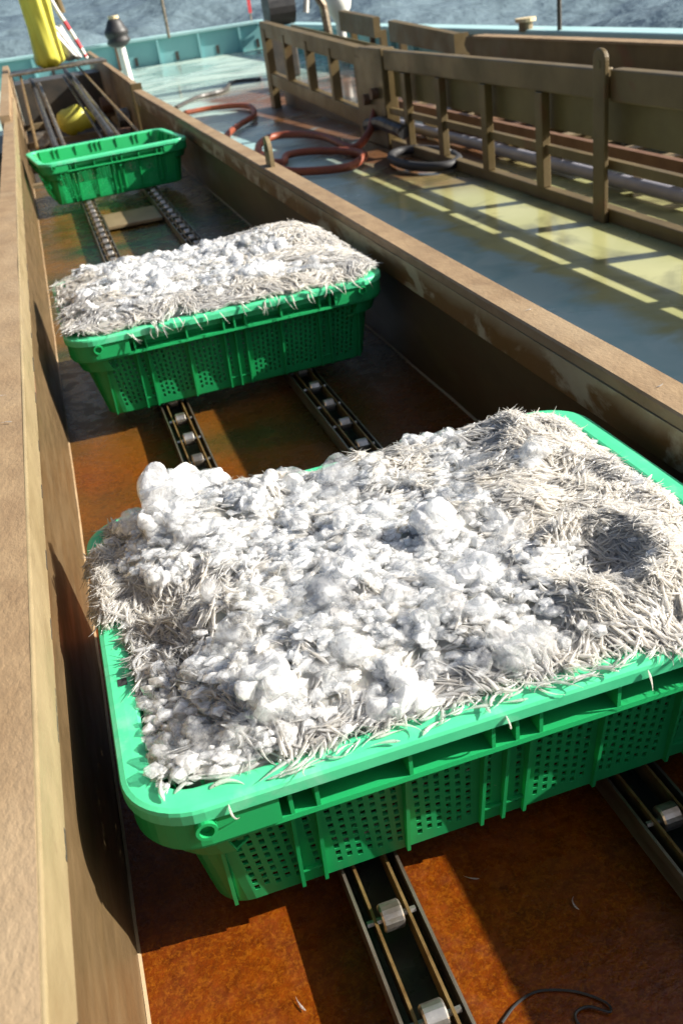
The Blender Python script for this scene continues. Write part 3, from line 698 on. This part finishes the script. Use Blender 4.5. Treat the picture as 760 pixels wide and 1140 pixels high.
# single fish ---------------------------------------------------------
FV = []
for i in range(10):
    z1 = np.zeros(1); L1 = np.array([.027]); cv = np.array([[-1.6, -1.0, -.5, -.2, .1, .4, .8, 1.2, 1.8, 2.4][i]])
    FV.append(fish_mesh(np.zeros((1, 3)), z1, z1, z1, L1, L1 * .068, cv, np.array([[.0, .2, .4, .1, .6, .3, .0, .5, .2, .1][i]]), 'whitebait', M['fish']))
_em = mat('black_eye', (.01, .01, .012), None, 6, .2)
_ov = np.array([(1, 0, 0), (-1, 0, 0), (0, 1, 0), (0, -1, 0), (0, 0, 1), (0, 0, -1)], float); _of = [(0, 2, 4), (2, 1, 4), (1, 3, 4), (3, 0, 4), (2, 0, 5), (1, 2, 5), (3, 1, 5), (0, 3, 5)]
for me in FV:
    nv = len(me.vertices); co = np.zeros(nv * 3); me.vertices.foreach_get('co', co); co = co.reshape(-1, 3); p = co[5:10].mean(0)
    V2 = co.tolist(); F2 = [tuple(q.vertices) for q in me.polygons]; nf = len(F2)
    for s_ in (-1, 1):
        b0 = len(V2); V2 += (_ov * .00042 + p + np.array([0, s_ * .0009, .0006])).tolist(); F2 += [tuple(i + b0 for i in f_) for f_ in _of]
    tn = me.attributes['tone'].data[0].value
    me.clear_geometry(); me.from_pydata(V2, [], F2); me.materials.append(_em)
    for i, q in enumerate(me.polygons): q.use_smooth = True; q.material_index = 0 if i < nf else 1
    a = me.attributes.get('tone') or me.attributes.new('tone', 'FLOAT', 'POINT'); a.data.foreach_set('value', [tn] * len(V2)); me.update()
def one_fish(x, y, z, az, pitch, basket, label, group, scale=1.0, var=None, name='whitebait', world=False):
    me = FV[random.randrange(10) if var is None else var]; o = bpy.data.objects.new(name, me); col.objects.link(o)
    if world: o.location = (x, y, z); rz = 0
    else:
        (bx, by, bz), rz = basket; c, s = math.cos(rz), math.sin(rz); o.location = (bx + x * c - y * s, by + x * s + y * c, bz + BH + z)
    o.rotation_euler = (random.uniform(-.5, .5), pitch, az + rz); o.scale = (scale,) * 3
    return tag(o, label, 'fish', group)
# the ones lying loosest on top of the right-hand heap of the near basket
r = np.random.default_rng(5); n = 0
while n < 100:
    x = r.uniform(.06, BL - .04); y = r.uniform(-BW + .03, BW - .045)
    if r.random() > fishy1(np.array(x), np.array(y)): continue
    a = float(flow(np.array(x), np.array(y), PIT, 41 % 7 + 30)) + r.normal(0, .5)
    one_fish(x, y, float(heap1(np.array(x), np.array(y))) + .0035 + r.uniform(0, .003), a, r.normal(0, .12), BASKETS[0],
             'slim pale whitebait lying loose on the right end of the near heap', 'loose whitebait on the near heap', r.uniform(.8, 1.15)); n += 1
# on the near basket's front rim and skirt
k = 0
for cx_, nn in ((-.215, 3), (-.19, 5), (-.15, 7), (-.11, 4), (-.07, 5), (-.035, 5), (-.01, 11), (.02, 6), (.045, 8), (.07, 8), (.10, 11), (.13, 5), (.16, 6), (.21, 4), (.25, 3)):
    a0 = r.uniform(-.4, .8)
    for q_ in range(nn):
        x = cx_ + r.normal(0, .012); y = -BW + min(.026, abs(r.normal(0, .010)) + .003)
        one_fish(x, y, .0018 + .0008 * q_, a0 + r.uniform(-.7, .7) + (math.pi if r.random() < .5 else 0), 0, BASKETS[0], 'glassy little whitebait stranded flat on the front rim of the near basket', 'whitebait stranded on the near rim', r.uniform(.6, 1.2))
for x, lab in ((-.235, 'whitebait hanging from the near basket beside its left ring socket'), (-.01, 'whitebait dangling over the middle of the near basket rim'), (.115, 'whitebait drooping over the near basket rim, right of the middle')):
    one_fish(x, -BW - .0045, -.012, r.uniform(-.3, .3), 1.35, BASKETS[0], lab, 'whitebait hanging on the near basket', .9)
for i in range(14):
    x = r.uniform(-.22, .26); z = r.uniform(-.13, -.06); f = (z + BH) / BH
    one_fish(x, -(.191 + .026 * f) - .0035, z, r.uniform(-.4, .4), r.uniform(-1.4, 1.4), BASKETS[0], 'scrap of whitebait stuck to the front wall of the near basket', 'whitebait stuck to the near basket front', r.uniform(.4, .7))
# fish draped over the left rim
for i in range(18):
    y = r.uniform(.035, .16); x = -BL + r.uniform(-.002, .024)
    one_fish(x, y, float(heap1(np.array(x), np.array(y))) + .003, r.uniform(-.6, .6) + math.pi / 2, r.uniform(-.2, .2), BASKETS[0], 'whitebait draped over the left rim of the near basket', 'whitebait over the near left rim', r.uniform(.8, 1.2))
# fringe hanging over the middle basket's front rim
for i in range(42):
    x = r.choice([r.uniform(-.24, .05), r.uniform(.05, .28)]); 
    one_fish(x, -BW - .004 - r.uniform(0, .003), -.004 + r.uniform(-.008, .006), r.uniform(-1.2, 1.2) - math.pi / 2 if r.random() < .3 else r.uniform(-.3, .3), r.uniform(.7, 1.5), BASKETS[1],
             'whitebait hanging over the front rim of the middle basket', 'whitebait fringe of the middle basket', r.uniform(.8, 1.3))
for i in range(16):
    y = r.uniform(-.2, .2); s_ = -1 if i % 2 else 1
    one_fish(s_ * (BL + .004), y, .004, (0 if s_ > 0 else math.pi) + r.uniform(-.5, .5), r.uniform(.1, .6), BASKETS[1], 'whitebait poking out over an end rim of the middle basket', 'whitebait at the ends of the middle basket', r.uniform(.8, 1.1))
for (x, y, z, lab) in ((.630, 1.28, -.4815, 'single whitebait on top of the right trough wall, nearer the lug'), (.628, .93, -.4815, 'single whitebait on the near stretch of the right trough wall'),
                       (-.135, 1.22, -.4105, 'whitebait on top of the left trough wall, farther of two'), (-.124, 1.12, -.4105, 'whitebait on top of the left trough wall, nearer of two'),
                       (.235, 3.8, FZ + .022, 'whitebait lying on the slat between the roller tracks')):
    one_fish(x, y, z, r.uniform(0, 6), 0, None, lab, None, .6, world=True)

# ice -------------------------------------------------------------------
def ico(sub):
    import bmesh
    bm = bmesh.new(); bmesh.ops.create_icosphere(bm, subdivisions=sub, radius=1); v = np.array([p.co[:] for p in bm.verts]); f = np.array([[q.index for q in t.verts] for t in bm.faces]); bm.free(); return v, f
IV3, IF3 = ico(4); IV2, IF2 = ico(3); IV1, IF1 = ico(1)
def vn3(v, s, seed): return (vnoise(v[:, 0] * s + 20, v[:, 1] * s + 20, seed) + vnoise(v[:, 1] * s + 31, v[:, 2] * s + 31, seed + 1) + vnoise(v[:, 2] * s + 42, v[:, 0] * s + 42, seed + 2)) / 3 - .5
def crystal(r, V, planes, k, lo=.5):
    nrm = r.normal(size=(planes, 3)); nrm /= np.linalg.norm(nrm, axis=1)[:, None]; h = r.uniform(lo, .95, planes)
    d = V @ nrm.T; q = np.where(d > .05, h / np.maximum(d, .05), 9)
    R_ = -np.log(np.exp(-k * q).sum(1) + math.exp(-k * 1.1)) / k
    return V * R_[:, None] * r.uniform(.62, 1.15, 3)[None]
def mk_ice(P, F, m, ang):
    me = bpy.data.meshes.new('ice_chunk'); me.from_pydata(P.tolist(), [], F.tolist()); me.materials.append(m)
    me.polygons.foreach_set('use_smooth', [True] * len(F)); me.update(); me.set_sharp_from_angle(angle=rad(ang)); return me
def chunk_mesh(seed, m, planes=11):
    r = np.random.default_rng(seed); P = crystal(r, IV3, planes, 80, .4)
    P = P * (1 + vn3(P, 2.6, seed % 19) * .04 + vn3(P, 8, seed % 11) * .02)[:, None]
    return mk_ice(P, IF3, m, 18)
def lump_mesh(seed, m, n, rs, spread):        # a fused lump: many crystals frozen together
    r = np.random.default_rng(seed); PV = [crystal(r, IV3, 12, 40, .6) * .80]; PF = [IF3]; base = len(IV3)
    PV[0] = PV[0] * (1 + vn3(PV[0], 3.2, seed % 9) * .12)[:, None]
    for i in range(n):
        d = r.normal(size=3); d /= np.linalg.norm(d); q = crystal(r, IV2, 7, 70, .42) * r.uniform(*rs)
        R_ = Euler(r.uniform(0, 6.28, 3)).to_matrix(); q = q @ np.array(R_).T + d * spread * r.uniform(.78, 1.0); PV.append(q); PF.append(IF2 + base); base += len(IV2)
    return mk_ice(np.concatenate(PV), np.concatenate(PF), m, 18)
CLEAR = [chunk_mesh(100 + i, M['ice_clear'], 8 + i % 6) for i in range(10)]
FROST = [lump_mesh(200 + i, M['ice_frost'], 4, (.45, .80), .45) for i in range(8)]
WHITE = [lump_mesh(300 + i, M['ice_white'], 17, (.30, .58), .60) for i in range(6)]
def ice(x, y, heap, size, kind, basket, label, group, sink=.35):
    me = random.choice(kind); o = bpy.data.objects.new('ice_chunk', me); col.objects.link(o)
    (bx, by, bz), rz = basket; c, s = math.cos(rz), math.sin(rz); z = float(heap(np.array(x), np.array(y)))
    o.location = (bx + x * c - y * s, by + x * s + y * c, bz + BH + z + size * (.5 - sink))
    o.rotation_euler = [random.uniform(0, 6.28) for _ in range(3)]; o.scale = [size / 2 * random.uniform(.9, 1.1) for _ in range(3)]
    return tag(o, label, 'ice', group)
BIG = [(-.212, .174, .092, 'W', 'biggest knobby white lump of ice at the rear left corner of the near basket'),
       (-.165, .185, .058, 'W', 'white ice lump right against the biggest one, near the rear rim'),
       (-.225, .125, .055, 'W', 'white ice lump in front of the biggest one, at the left rim'),
       (.023, -.021, .066, 'W', 'round white ice lump just right of the centre of the near heap'),
       (.032, -.106, .060, 'W', 'round white ice lump beside the swirl of whitebait'),
       (.014, -.205, .050, 'F', 'frosted ice lump close to the front rim, right of the middle'),
       (-.185, -.176, .058, 'W', 'knobby white ice lump toward the front left corner of the near basket'),
       (-.080, -.205, .058, 'W', 'white ice lump at the middle of the near front rim'),
       (-.197, -.033, .042, 'C', 'clear wedge of ice by the left rim of the near basket'),
       (-.241, -.184, .044, 'C', 'long clear sliver of ice inside the front left corner'),
       (.084, .193, .040, 'C', 'clear rounded piece of ice standing at the rear rim of the near basket'),
       (-.017, -.149, .052, 'C', 'flat clear slab of ice in front of the round white lumps'),
       (-.24, .235, .020, 'C', 'tiny clear ice nugget perched behind the biggest white lump')]
for x, y, d, kd, lab in BIG:
    ice(x, y, heap1, d, {'W': WHITE, 'F': FROST, 'C': CLEAR}[kd], BASKETS[0], lab, None, .42)
r = np.random.default_rng(77); cnt = 0
while cnt < 180:
    x = r.uniform(-.272, .17); y = r.uniform(-.212, .205)
    if r.random() < fishy1(np.array(x), np.array(y)) * .93: continue
    s_ = float(r.choice([.024, .032, .042, .055], p=[.3, .35, .25, .1])) * r.uniform(.85, 1.2)
    kd = [CLEAR, FROST, WHITE][int(r.choice(3, p=[.50, .36, .14]))]
    lab = {id(CLEAR): 'clear glassy ice chunk among the crushed ice of the near basket', id(FROST): 'frosted ice chunk among the crushed ice of the near basket', id(WHITE): 'small white ice lump among the crushed ice of the near basket'}[id(kd)]
    grp = {id(CLEAR): 'clear ice chunks in the near basket', id(FROST): 'frosted ice chunks in the near basket', id(WHITE): 'small white ice lumps in the near basket'}[id(kd)]
    ice(x, y, heap1, s_, kd, BASKETS[0], lab, grp, .58); cnt += 1
cnt = 0
while cnt < 110:
    x = r.uniform(-.26, .22); y = r.uniform(-.19, .21)
    if r.random() < fishy2(np.array(x), np.array(y)) * .95: continue
    ice(x, y, heap2, float(r.uniform(.026, .055)), WHITE if r.random() < .5 else FROST, BASKETS[1], 'white ice chunk among the whitebait of the middle basket', 'ice chunks in the middle basket', .60); cnt += 1
for i in range(26):
    x, y = (r.uniform(-.24, .10), r.uniform(-.207, -.190)) if i < 17 else (r.uniform(-.272, -.255), r.uniform(-.19, -.02))
    kd = CLEAR if i % 2 else FROST
    ice(x, y, heap1, float(r.uniform(.018, .032)), kd, BASKETS[0], 'glassy ice chunk resting against the inner edge of the near rim', 'ice chunks along the near rim', .5)
def crumbs(n, heap, fishy, a, b, seed, basket, label):
    r = np.random.default_rng(seed); x = r.uniform(-a, a, n * 4); y = r.uniform(-b, b, n * 4); keep = r.random(n * 4) > fishy(x, y) * .9; x = x[keep][:n]; y = y[keep][:n]; n = len(x)
    s_ = r.uniform(.0025, .009, n); P = []
    V = IV1[None] * (1 + r.uniform(-.36, .28, (n, len(IV1), 1))) * np.stack([r.uniform(.8, 1.5, n), r.uniform(.6, 1.2, n), r.uniform(.25, .7, n)], 1)[:, None, :] * s_[:, None, None]
    V = V + np.stack([x, y, heap(x, y) + r.uniform(-.002, .006, n)], 1)[:, None, :]
    F = (IF1[None] + (np.arange(n) * len(IV1))[:, None, None]).reshape(-1, 3)
    me = bpy.data.meshes.new('crushed_ice'); me.from_pydata(V.reshape(-1, 3).tolist(), [], F.tolist()); me.materials.append(M['ice_crumb'])
    tag(put(me, 'crushed_ice', basket), label, 'crushed ice', kind='stuff')
crumbs(3600, heap1, fishy1, .284, .2185, 91, BASKETS[0], 'fine crushed ice filling the gaps between chunks in the near basket')
crumbs(2200, heap2, fishy2, .26, .2, 92, BASKETS[1], 'fine crushed ice over the middle basket')

# ------------------------------------------------------------------ gates and machinery on the right of the deck
GX = 1.826
g = thing('steel_railing', 'brown steel railing with uprights and a round-topped lug post, right side of the deck', 'railing', (GX, 3.5, DZ))
def pt(mb, name, m, parent, **k): return tp(mb, name, m, parent, **k)
m = MB(); m.box(GX, GX + .05, 1.2, 3.055, -.50, -.40); m.box(GX, GX + .05, 3.115, 5.33, -.50, -.402); pt(m, 'top_rail', M['gate'], g, bevel=.006)
m = MB(); m.box(GX, GX + .045, 1.2, 5.33, DZ, DZ + .048); pt(m, 'bottom_rail', M['gate'], g, bevel=.004)
m = MB(); m.box(GX + .052, GX + .062, 1.2, 5.33, -.64, -.42); pt(m, 'backing_panel', M['gate_back'], g)
m = MB(); m.box(GX + .01, GX + .035, 1.2, 5.33, -.722, -.690); pt(m, 'mid_rail', M['gate'], g)
for y in (1.62, 2.10, 2.58, 3.56, 4.07, 4.58, 5.04):
    m = MB(); m.box(GX - .006, GX + .03, y - .028, y + .028, DZ + .048, -.50); pt(m, 'upright', M['gate'], g, bevel=.004)
m = MB(); n = 12; yc = 3.085; w2 = .038; zt = -.372
prof = [(yc - w2, DZ)] + [(yc + w2 * math.cos(a), zt + w2 * math.sin(a)) for a in np.linspace(math.pi, 0, n)] + [(yc + w2, DZ)]
k = len(prof); m.v = [(GX - .025, y, z) for y, z in prof] + [(GX - .007, y, z) for y, z in prof]
m.f = [tuple(range(k)), tuple(range(2 * k - 1, k - 1, -1))] + [(i, i + k, (i + 1) % k + k, (i + 1) % k) for i in range(k)]
lp = pt(m, 'lug_post', M['gate'], g, bevel=.004)
m = MB(); m.tube([(GX - .0265, yc, zt - .01), (GX - .0055, yc, zt - .01)], .013, 12); pt(m, 'lug_hole', M['gate_back'], lp)
m = MB(); m.box(GX - .01, GX + .07, 5.34, 5.72, DZ, -.395); jp = pt(m, 'junction_plate', M['gate'], g, bevel=.006)
for (yy, zz) in ((5.45, -.62), (5.6, -.66), (5.5, -.78)):
    m = MB(); m.tube([(GX - .05, yy, zz), (GX - .012, yy, zz)], .03, 10); pt(m, 'fitting', random.choice([M['gate'], M['rust'], M['dark_machine']]), jp)
m = MB(); m.tube([(GX - .03, 5.02, -.78), (GX - .04, 5.35, -.76), (GX - .03, 5.62, -.80)], .035, 10); pt(m, 'black_coupling', M['black'], g)

g2 = thing('steel_railing', 'far brown railing panel rising toward the stern, left of the junction plate', 'railing', (GX, 7, DZ))
def slab(y0, y1, zb0, zt0, zb1, zt1, x0, x1): return MB().hexa([(x0, y0, zb0), (x1, y0, zb0), (x1, y1, zb1), (x0, y1, zb1)], [(x0, y0, zt0), (x1, y0, zt0), (x1, y1, zt1), (x0, y1, zt1)])
pt(slab(5.74, 8.2, -.50, -.402, -.375, -.275, GX, GX + .06), 'top_rail', M['gate'], g2)
pt(slab(5.74, 8.2, -.83, -.745, -.72, -.635, GX, GX + .06), 'bottom_rail', M['gate'], g2)
pt(slab(5.74, 8.2, -.60, -.45, -.49, -.33, GX + .25, GX + .26), 'backing_panel', M['gate_back'], g2)
pt(slab(5.74, 8.2, DZ, -.832, DZ, -.722, GX + .12, GX + .16), 'sill', M['dark_machine'], g2)
for y in (5.78, 6.35, 6.9, 7.5, 8.12):
    f = (y - 5.74) / 2.46; w2 = .06 if y > 8 or y < 5.8 else .025
    m = MB(); m.box(GX - .006, GX + .05, y - w2, y + w2, DZ if w2 > .05 else -.745 + .11 * f, -.45 + .125 * f); pt(m, 'upright', M['gate'], g2)

# second conveyor behind the railing
b = thing('conveyor_trough', 'second brown conveyor behind the railing with rusty slats and a round-ended back board', 'conveyor', (2.5, 4.5, DZ))
m = MB(); prof = [(2.6, -.635), (6.58, -.635), (6.70, -.60), (6.74, -.56), (6.70, -.51), (6.6, -.50), (2.6, -.515)]
k = len(prof); m.v = [(2.90, y, z) for y, z in prof] + [(2.96, y, z) for y, z in prof]
m.f = [tuple(range(k)), tuple(range(2 * k - 1, k - 1, -1))] + [(i, i + k, (i + 1) % k + k, (i + 1) % k) for i in range(k)]
pt(m, 'back_board', M['gate'], b, bevel=.006)
m = MB(); m.box(2.885, 2.975, 2.6, 6.55, -.512, -.50); pt(m, 'board_cap', M['cap'], b)
m = MB(); m.box(2.90, 2.94, 2.6, 6.5, DZ + .05, -.70); pt(m, 'back_sill', M['gate_back'], b)
for x in (2.12, 2.45):
    m = MB(); m.box(x, x + .03, 1.8, 6.5, -.79, -.745); pt(m, 'long_beam', M['rust'], b)
for y in np.arange(1.95, 6.4, .26):
    m = MB(); m.box(2.16, 2.44, y, y + .07, -.775, -.765); pt(m, 'slat', M['bed_slat'] if int(y * 10) % 3 else M['rust'], b)
for y in np.arange(1.9, 6.4, .115):
    m = MB(); m.tube([(2.60, y, -.70), (2.66, y, -.70)], .013, 10); pt(m, 'roller', M['roller'], b)
m = MB(); m.box(2.58, 2.68, 1.8, 6.5, -.735, -.715); pt(m, 'roller_bed', M['dark_machine'], b)
for y in (2.3, 3.4, 4.5, 5.6):
    m = MB(); m.box(2.14, 2.95, y, y + .04, DZ, -.795); pt(m, 'cross_leg', M['gate'], b)
m = MB(); m.box(2.13, 2.16, 2.2, 2.24, DZ, -.79)
pt(m, 'leg', M['gate'], b)
q = MB(); q.hexa([(2.9, 6.9, -.63), (2.97, 6.9, -.63), (2.97, 9.6, -.505), (2.9, 9.6, -.505)], [(2.9, 6.9, -.495), (2.97, 6.9, -.495), (2.97, 9.6, -.335), (2.9, 9.6, -.335)])
fc = thing('conveyor_side_board', 'brown side board with a bright gap behind the far railing panel', 'board', (2.93, 8, DZ))
q = MB(); 
for (y0, y1) in ((6.9, 8.25), (8.62, 9.6)):
    f0, f1 = (y0 - 6.9) / 2.7, (y1 - 6.9) / 2.7
    q.hexa([(2.9, y0, -.63 + .125 * f0), (2.96, y0, -.63 + .125 * f0), (2.96, y1, -.63 + .125 * f1), (2.9, y1, -.63 + .125 * f1)],
           [(2.9, y0, -.495 + .16 * f0), (2.96, y0, -.495 + .16 * f0), (2.96, y1, -.495 + .16 * f1), (2.9, y1, -.495 + .16 * f1)])
pt(q, 'board', M['gate'], fc)
for y in (6.95, 8.2, 8.68, 9.5):
    m = MB(); m.box(2.965, 3.02, y - .03, y + .03, DZ, -.5); pt(m, 'leg', M['gate'], fc)

rc = np.random.default_rng(12)
for i in range(46):
    y = rc.uniform(2.0, 6.3); x = rc.uniform(2.2, 2.85); m = MB(); h = rc.uniform(.03, .10)
    if i % 3: m.box(x - rc.uniform(.02, .06), x + rc.uniform(.02, .06), y - rc.uniform(.02, .12), y + rc.uniform(.02, .12), -.765, -.765 + h)
    else: m.tube([(x, y - .1, -.74), (x + rc.uniform(-.1, .1), y + .12, -.74 + h)], .016, 8)
    pt(m, 'bracket', [M['dark_machine'], M['rust'], M['gate'], M['channel']][i % 4], b)
t = MB(); t.tube(spline([(2.08, 6.3, -.865), (2.09, 5.0, -.862), (2.10, 3.5, -.86), (2.11, 1.6, -.845)], 6), .028, 12)
o = t.build('pipe', M['pipe'], smooth=True); tag(o, 'long grey pipe running behind the brown railing', 'pipe')

# hoses on deck
hz = DZ + .03
pts = [(1.167, 8.6), (1.435, 8.6), (1.65, 8.32), (1.56, 7.66), (1.34, 7.2), (1.17, 6.75), (1.107, 6.17), (1.12, 5.6), (1.20, 5.35), (1.28, 5.55), (1.40, 5.55), (1.547, 5.37), (1.60, 5.15), (1.537, 4.99), (1.418, 4.86), (1.26, 4.93), (1.15, 5.13), (1.14, 5.6), (1.22, 5.95), (1.33, 6.13), (1.45, 6.10), (1.565, 5.79), (1.62, 5.40), (1.72, 5.39), (1.80, 5.52), (1.86, 5.60)]
t = MB(); t.tube(spline([(x, y, hz + (.03 if 16 < i < 22 else 0) + (.06 * (i - 22) if i > 22 else 0)) for i, (x, y) in enumerate(pts)], 6), .021, 10)
tag(t.build('hose', M['hose'], smooth=True), 'orange-red hose looped on the deck behind the right trough wall', 'hose')
t = MB(); t.tube(spline([(1.78 + .17 * math.cos(a) * .8, 4.72 + .30 * math.sin(a), DZ + .03) for a in np.linspace(0, 6.1, 14)], 4), .022, 10)
tag(t.build('black_hose', M['black_hose'], smooth=True), 'coil of black hose lying against the foot of the railing', 'hose')
t = MB(); t.tube(spline([(1.2, 9.3, DZ + .012), (1.5, 9.9, DZ + .012), (1.8, 10.1, DZ + .02), (2.05, 10.9, DZ + .012), (2.3, 10.7, DZ + .012)], 8), .022, 6)
tag(t.build('chain', M['dark_machine']), 'dark chain lying across the pale far deck', 'chain')

# post with black cap
for k_, (x, y, w_, h_) in enumerate(((-.42, 6.0, .22, .30), (-.5, 4.6, .25, .22), (-.40, 3.4, .18, .16))):
    eb = thing('engine_box', ['tall dark machine box left of the trough, farthest of three', 'middle dark machine box left of the trough', 'low dark machine box left of the trough, nearest'][k_], 'machine', (x, y, DZ))
    m = MB(); m.box(x - w_, x + w_, y - .45, y + .45, DZ, DZ + h_); pt(m, 'housing', M['dark_machine'], eb, bevel=.015)
    m = MB(); m.tube([(x - w_ * .6, y, DZ + h_ + .02), (x + w_ * .6, y, DZ + h_ + .02)], .03, 10); pt(m, 'pipe', M['rust'], eb)
p = thing('mooring_post', 'white post with a black bundle on its head, left of the far deck', 'post', (1.06, 11.6, DZ))
m = MB(); m.tube([(1.06, 11.6, DZ), (1.04, 11.6, -.40)], .045, 12); pt(m, 'post', M['white'], p)
m = MB(); m.tube(spline([(1.04, 11.6, -.42), (1.035, 11.6, -.36), (1.03, 11.6, -.28), (1.03, 11.6, -.20), (1.03, 11.6, -.15)], 3), [.07, .09, .12, .13, .11, .12, .13, .12, .10, .09, .08, .07, .05], 12)
pt(m, 'black_wrap', M['black'], p, smooth=True)
m = MB(); m.tube([(1.03, 11.6, -.15), (1.03, 11.6, -.12)], .055, 12); pt(m, 'cap', M['tan_box'], p)

def pole(name, label, x, y, z0, z1, r_, m_): 
    t = MB(); t.tube([(x, y, z0), (x - .0, y, (z0 + z1) / 2), (x, y, z1)], r_, 8); return tag(t.build(name, m_), label, 'pole')
pole('pole', 'thin grey pole rising from the far bulwark', 2.15, 15.85, -.56, .9, .022, M['channel'])
pole('mast', 'thin dark mast beyond the round-ended back board', 3.50, 6.5, -.60, .9, .016, M['dark_machine'])
c = thing('capped_post', 'short post with a cream cap behind the back board', 'post', (3.5, 7.0, -.56))
m = MB(); m.tube([(3.5, 7.0, -.56), (3.5, 7.0, -.50)], .05, 12); pt(m, 'post', M['bed_slat'], c)
m = MB(); m.tube([(3.5, 7.0, -.50), (3.5, 7.0, -.475)], .075, 14); pt(m, 'cap', M['tan_box'], c)

# small flag
f = thing('flag', 'small red flag standing on the far bulwark', 'flag', (3.43, 15.9, -.52))
m = MB(); m.tube([(3.43, 15.9, -.54), (3.43, 15.9, -.1)], .012, 6); pt(m, 'staff', M['channel'], f)
m = MB(); m.box(3.405, 3.455, 15.88, 15.885, -.40, -.16); pt(m, 'cloth', M['flag'], f)

# winch, crate and arm behind the far railing
wn = thing('winch', 'black winch drum standing at the far end of the deck', 'winch', (2.55, 10.6, DZ))
m = MB(); m.box(2.42, 2.70, 10.5, 10.9, DZ, -.45); pt(m, 'housing', M['dark_machine'], wn, bevel=.02)
m = MB(); m.tube([(2.45, 10.6, -.25), (2.72, 10.6, -.25)], [.17, .17], 18); pt(m, 'drum', M['black'], wn)
m = MB(); m.tube([(2.50, 10.55, -.08), (2.66, 10.55, .05)], .06, 10); pt(m, 'crank', M['black'], wn)
ar = thing('davit_arm', 'grey bent davit arm leaning beside the winch', 'arm', (2.95, 10.6, DZ))
m = MB(); m.tube([(3.10, 10.6, DZ), (3.05, 10.6, -.30), (2.82, 10.6, .12), (2.72, 10.6, .4)], .045, 8); pt(m, 'arm', M['channel'], ar)
m = MB(); m.tube([(2.86, 10.6, -.34), (2.94, 10.6, .05)], .03, 8); pt(m, 'strut', M['white'], ar)
m = thing('white_float', 'round white float tied behind the side board', 'float', (3.3, 10.9, DZ))
q = MB(); q.tube(spline([(3.3, 10.9, DZ), (3.3, 10.9, -.5), (3.3, 10.9, -.35), (3.3, 10.9, -.22), (3.3, 10.9, -.13)], 2), [.05, .05, .05, .1, .13, .14, .12, .08, .03], 14); pt(q, 'buoy', M['white'], m, smooth=True)

# yellow oilskin over the end of the conveyor ------------------------------------
ys = thing('oilskin', 'yellow oilskin hanging over the far end of the conveyor', 'oilskin', (.2, 8.2, -.35))
def drape(x0, x1, y, z0, z1, amp, seed, taper, mname, name):
    nx, nz = 44, 40; mb = MB()
    for j in range(nz):
        v = j / (nz - 1); z = z0 + (z1 - z0) * v
        for i in range(nx):
            u = i / (nx - 1); a = 2 * math.pi * u
            cx = (x0 + x1) / 2 + taper * (v - .5); rx = (x1 - x0) / 2 * (1 - .10 * math.sin(v * 3)); ry = .10
            fold = amp * math.sin(a * 5 + seed + v * 2) + amp * .7 * math.sin(a * 9 + v * 7 + seed * 2)
            e = 1 if v > .06 else v / .06 * .6 + .4
            mb.v.append((cx + (rx + fold) * math.cos(a) * e, y + (ry + fold) * math.sin(a) * e, z + .012 * math.sin(a * 3)))
    for j in range(nz - 1):
        for i in range(nx): a = j * nx + i; b_ = j * nx + (i + 1) % nx; mb.f.append((a, b_, b_ + nx, a + nx))
    mb.f.append(tuple(range(nx - 1, -1, -1)))
    return pt(mb, name, M[mname], ys, smooth=True)
drape(.085, .305, 8.2, -.355, .25, .008, 1.3, .0, 'yellow', 'sheet')
drape(.25, .40, 8.3, -.33, -.10, .01, 3.1, -.10, 'clear', 'plastic_liner')
m = MB(); m.tube([(.38, 8.45, -.02), (.345, 8.45, .25)], .03, 10); pt(m, 'brown_strap', M['gate'], ys)
tb = thing('striped_rope', 'white rope with red bands beside the yellow oilskin', 'rope', (.4, 8.15, -.36))
rp = spline([(.285, 8.12, .16), (.33, 8.12, .02), (.375, 8.12, -.09), (.425, 8.12, -.22), (.465, 8.12, -.335)], 6)
for i in range(0, len(rp) - 1):
    m = MB(); m.tube([rp[i], rp[i + 1]], .014, 8); pt(m, 'band', M['flag'] if i in (11, 12, 13, 17, 18, 19, 22) else M['white'], tb)
sh = thing('steel_plate', 'grey plate under the yellow oilskin across the conveyor end', 'plate', (.25, 8.2, -.4))
m = MB(); m.box(-.11, .60, 8.02, 8.5, -.375, -.358); pt(m, 'plate', M['channel'], sh, bevel=.003)
tag(MB().tube(spline([(.16, 7.4, -.70), (.24, 7.35, -.66), (.32, 7.4, -.68), (.33, 7.5, -.72)], 5), [.04, .07, .09, .09, .08, .08, .09, .09, .08, .07, .06, .06, .05, .04, .03, .02], 12).build('yellow_reflection', M['yellow'], smooth=True),
    'yellow blob standing in for the reflection of the oilskin in the conveyor', 'reflection')  # added blob that stands in for a yellow reflection under the oilskin

wr = MB(); wr.tube(spline([(.166, .426, FZ + .0015), (.184, .436, FZ + .0015), (.205, .439, FZ + .0015), (.231, .428, FZ + .0015), (.248, .411, FZ + .002), (.247, .402, FZ + .003), (.234, .412, FZ + .003), (.222, .411, FZ + .002), (.221, .400, FZ + .0015), (.230, .390, FZ + .0015)], 6), .0011, 6)
tag(wr.build('wire', M['black']), 'thin dark wire curled on the rusty floor at the bottom of the trough', 'wire')

for (x, y, lab) in ((.20, .56, 'whitebait on the rusty floor just in front of the near basket'), (.02, .50, 'whitebait on the sunlit floor left of the roller track'), (.27, .50, 'whitebait on the shaded floor between the roller tracks')):
    one_fish(x, y, FZ + .002, random.uniform(0, 6), 0, None, lab, None, .6, world=True)
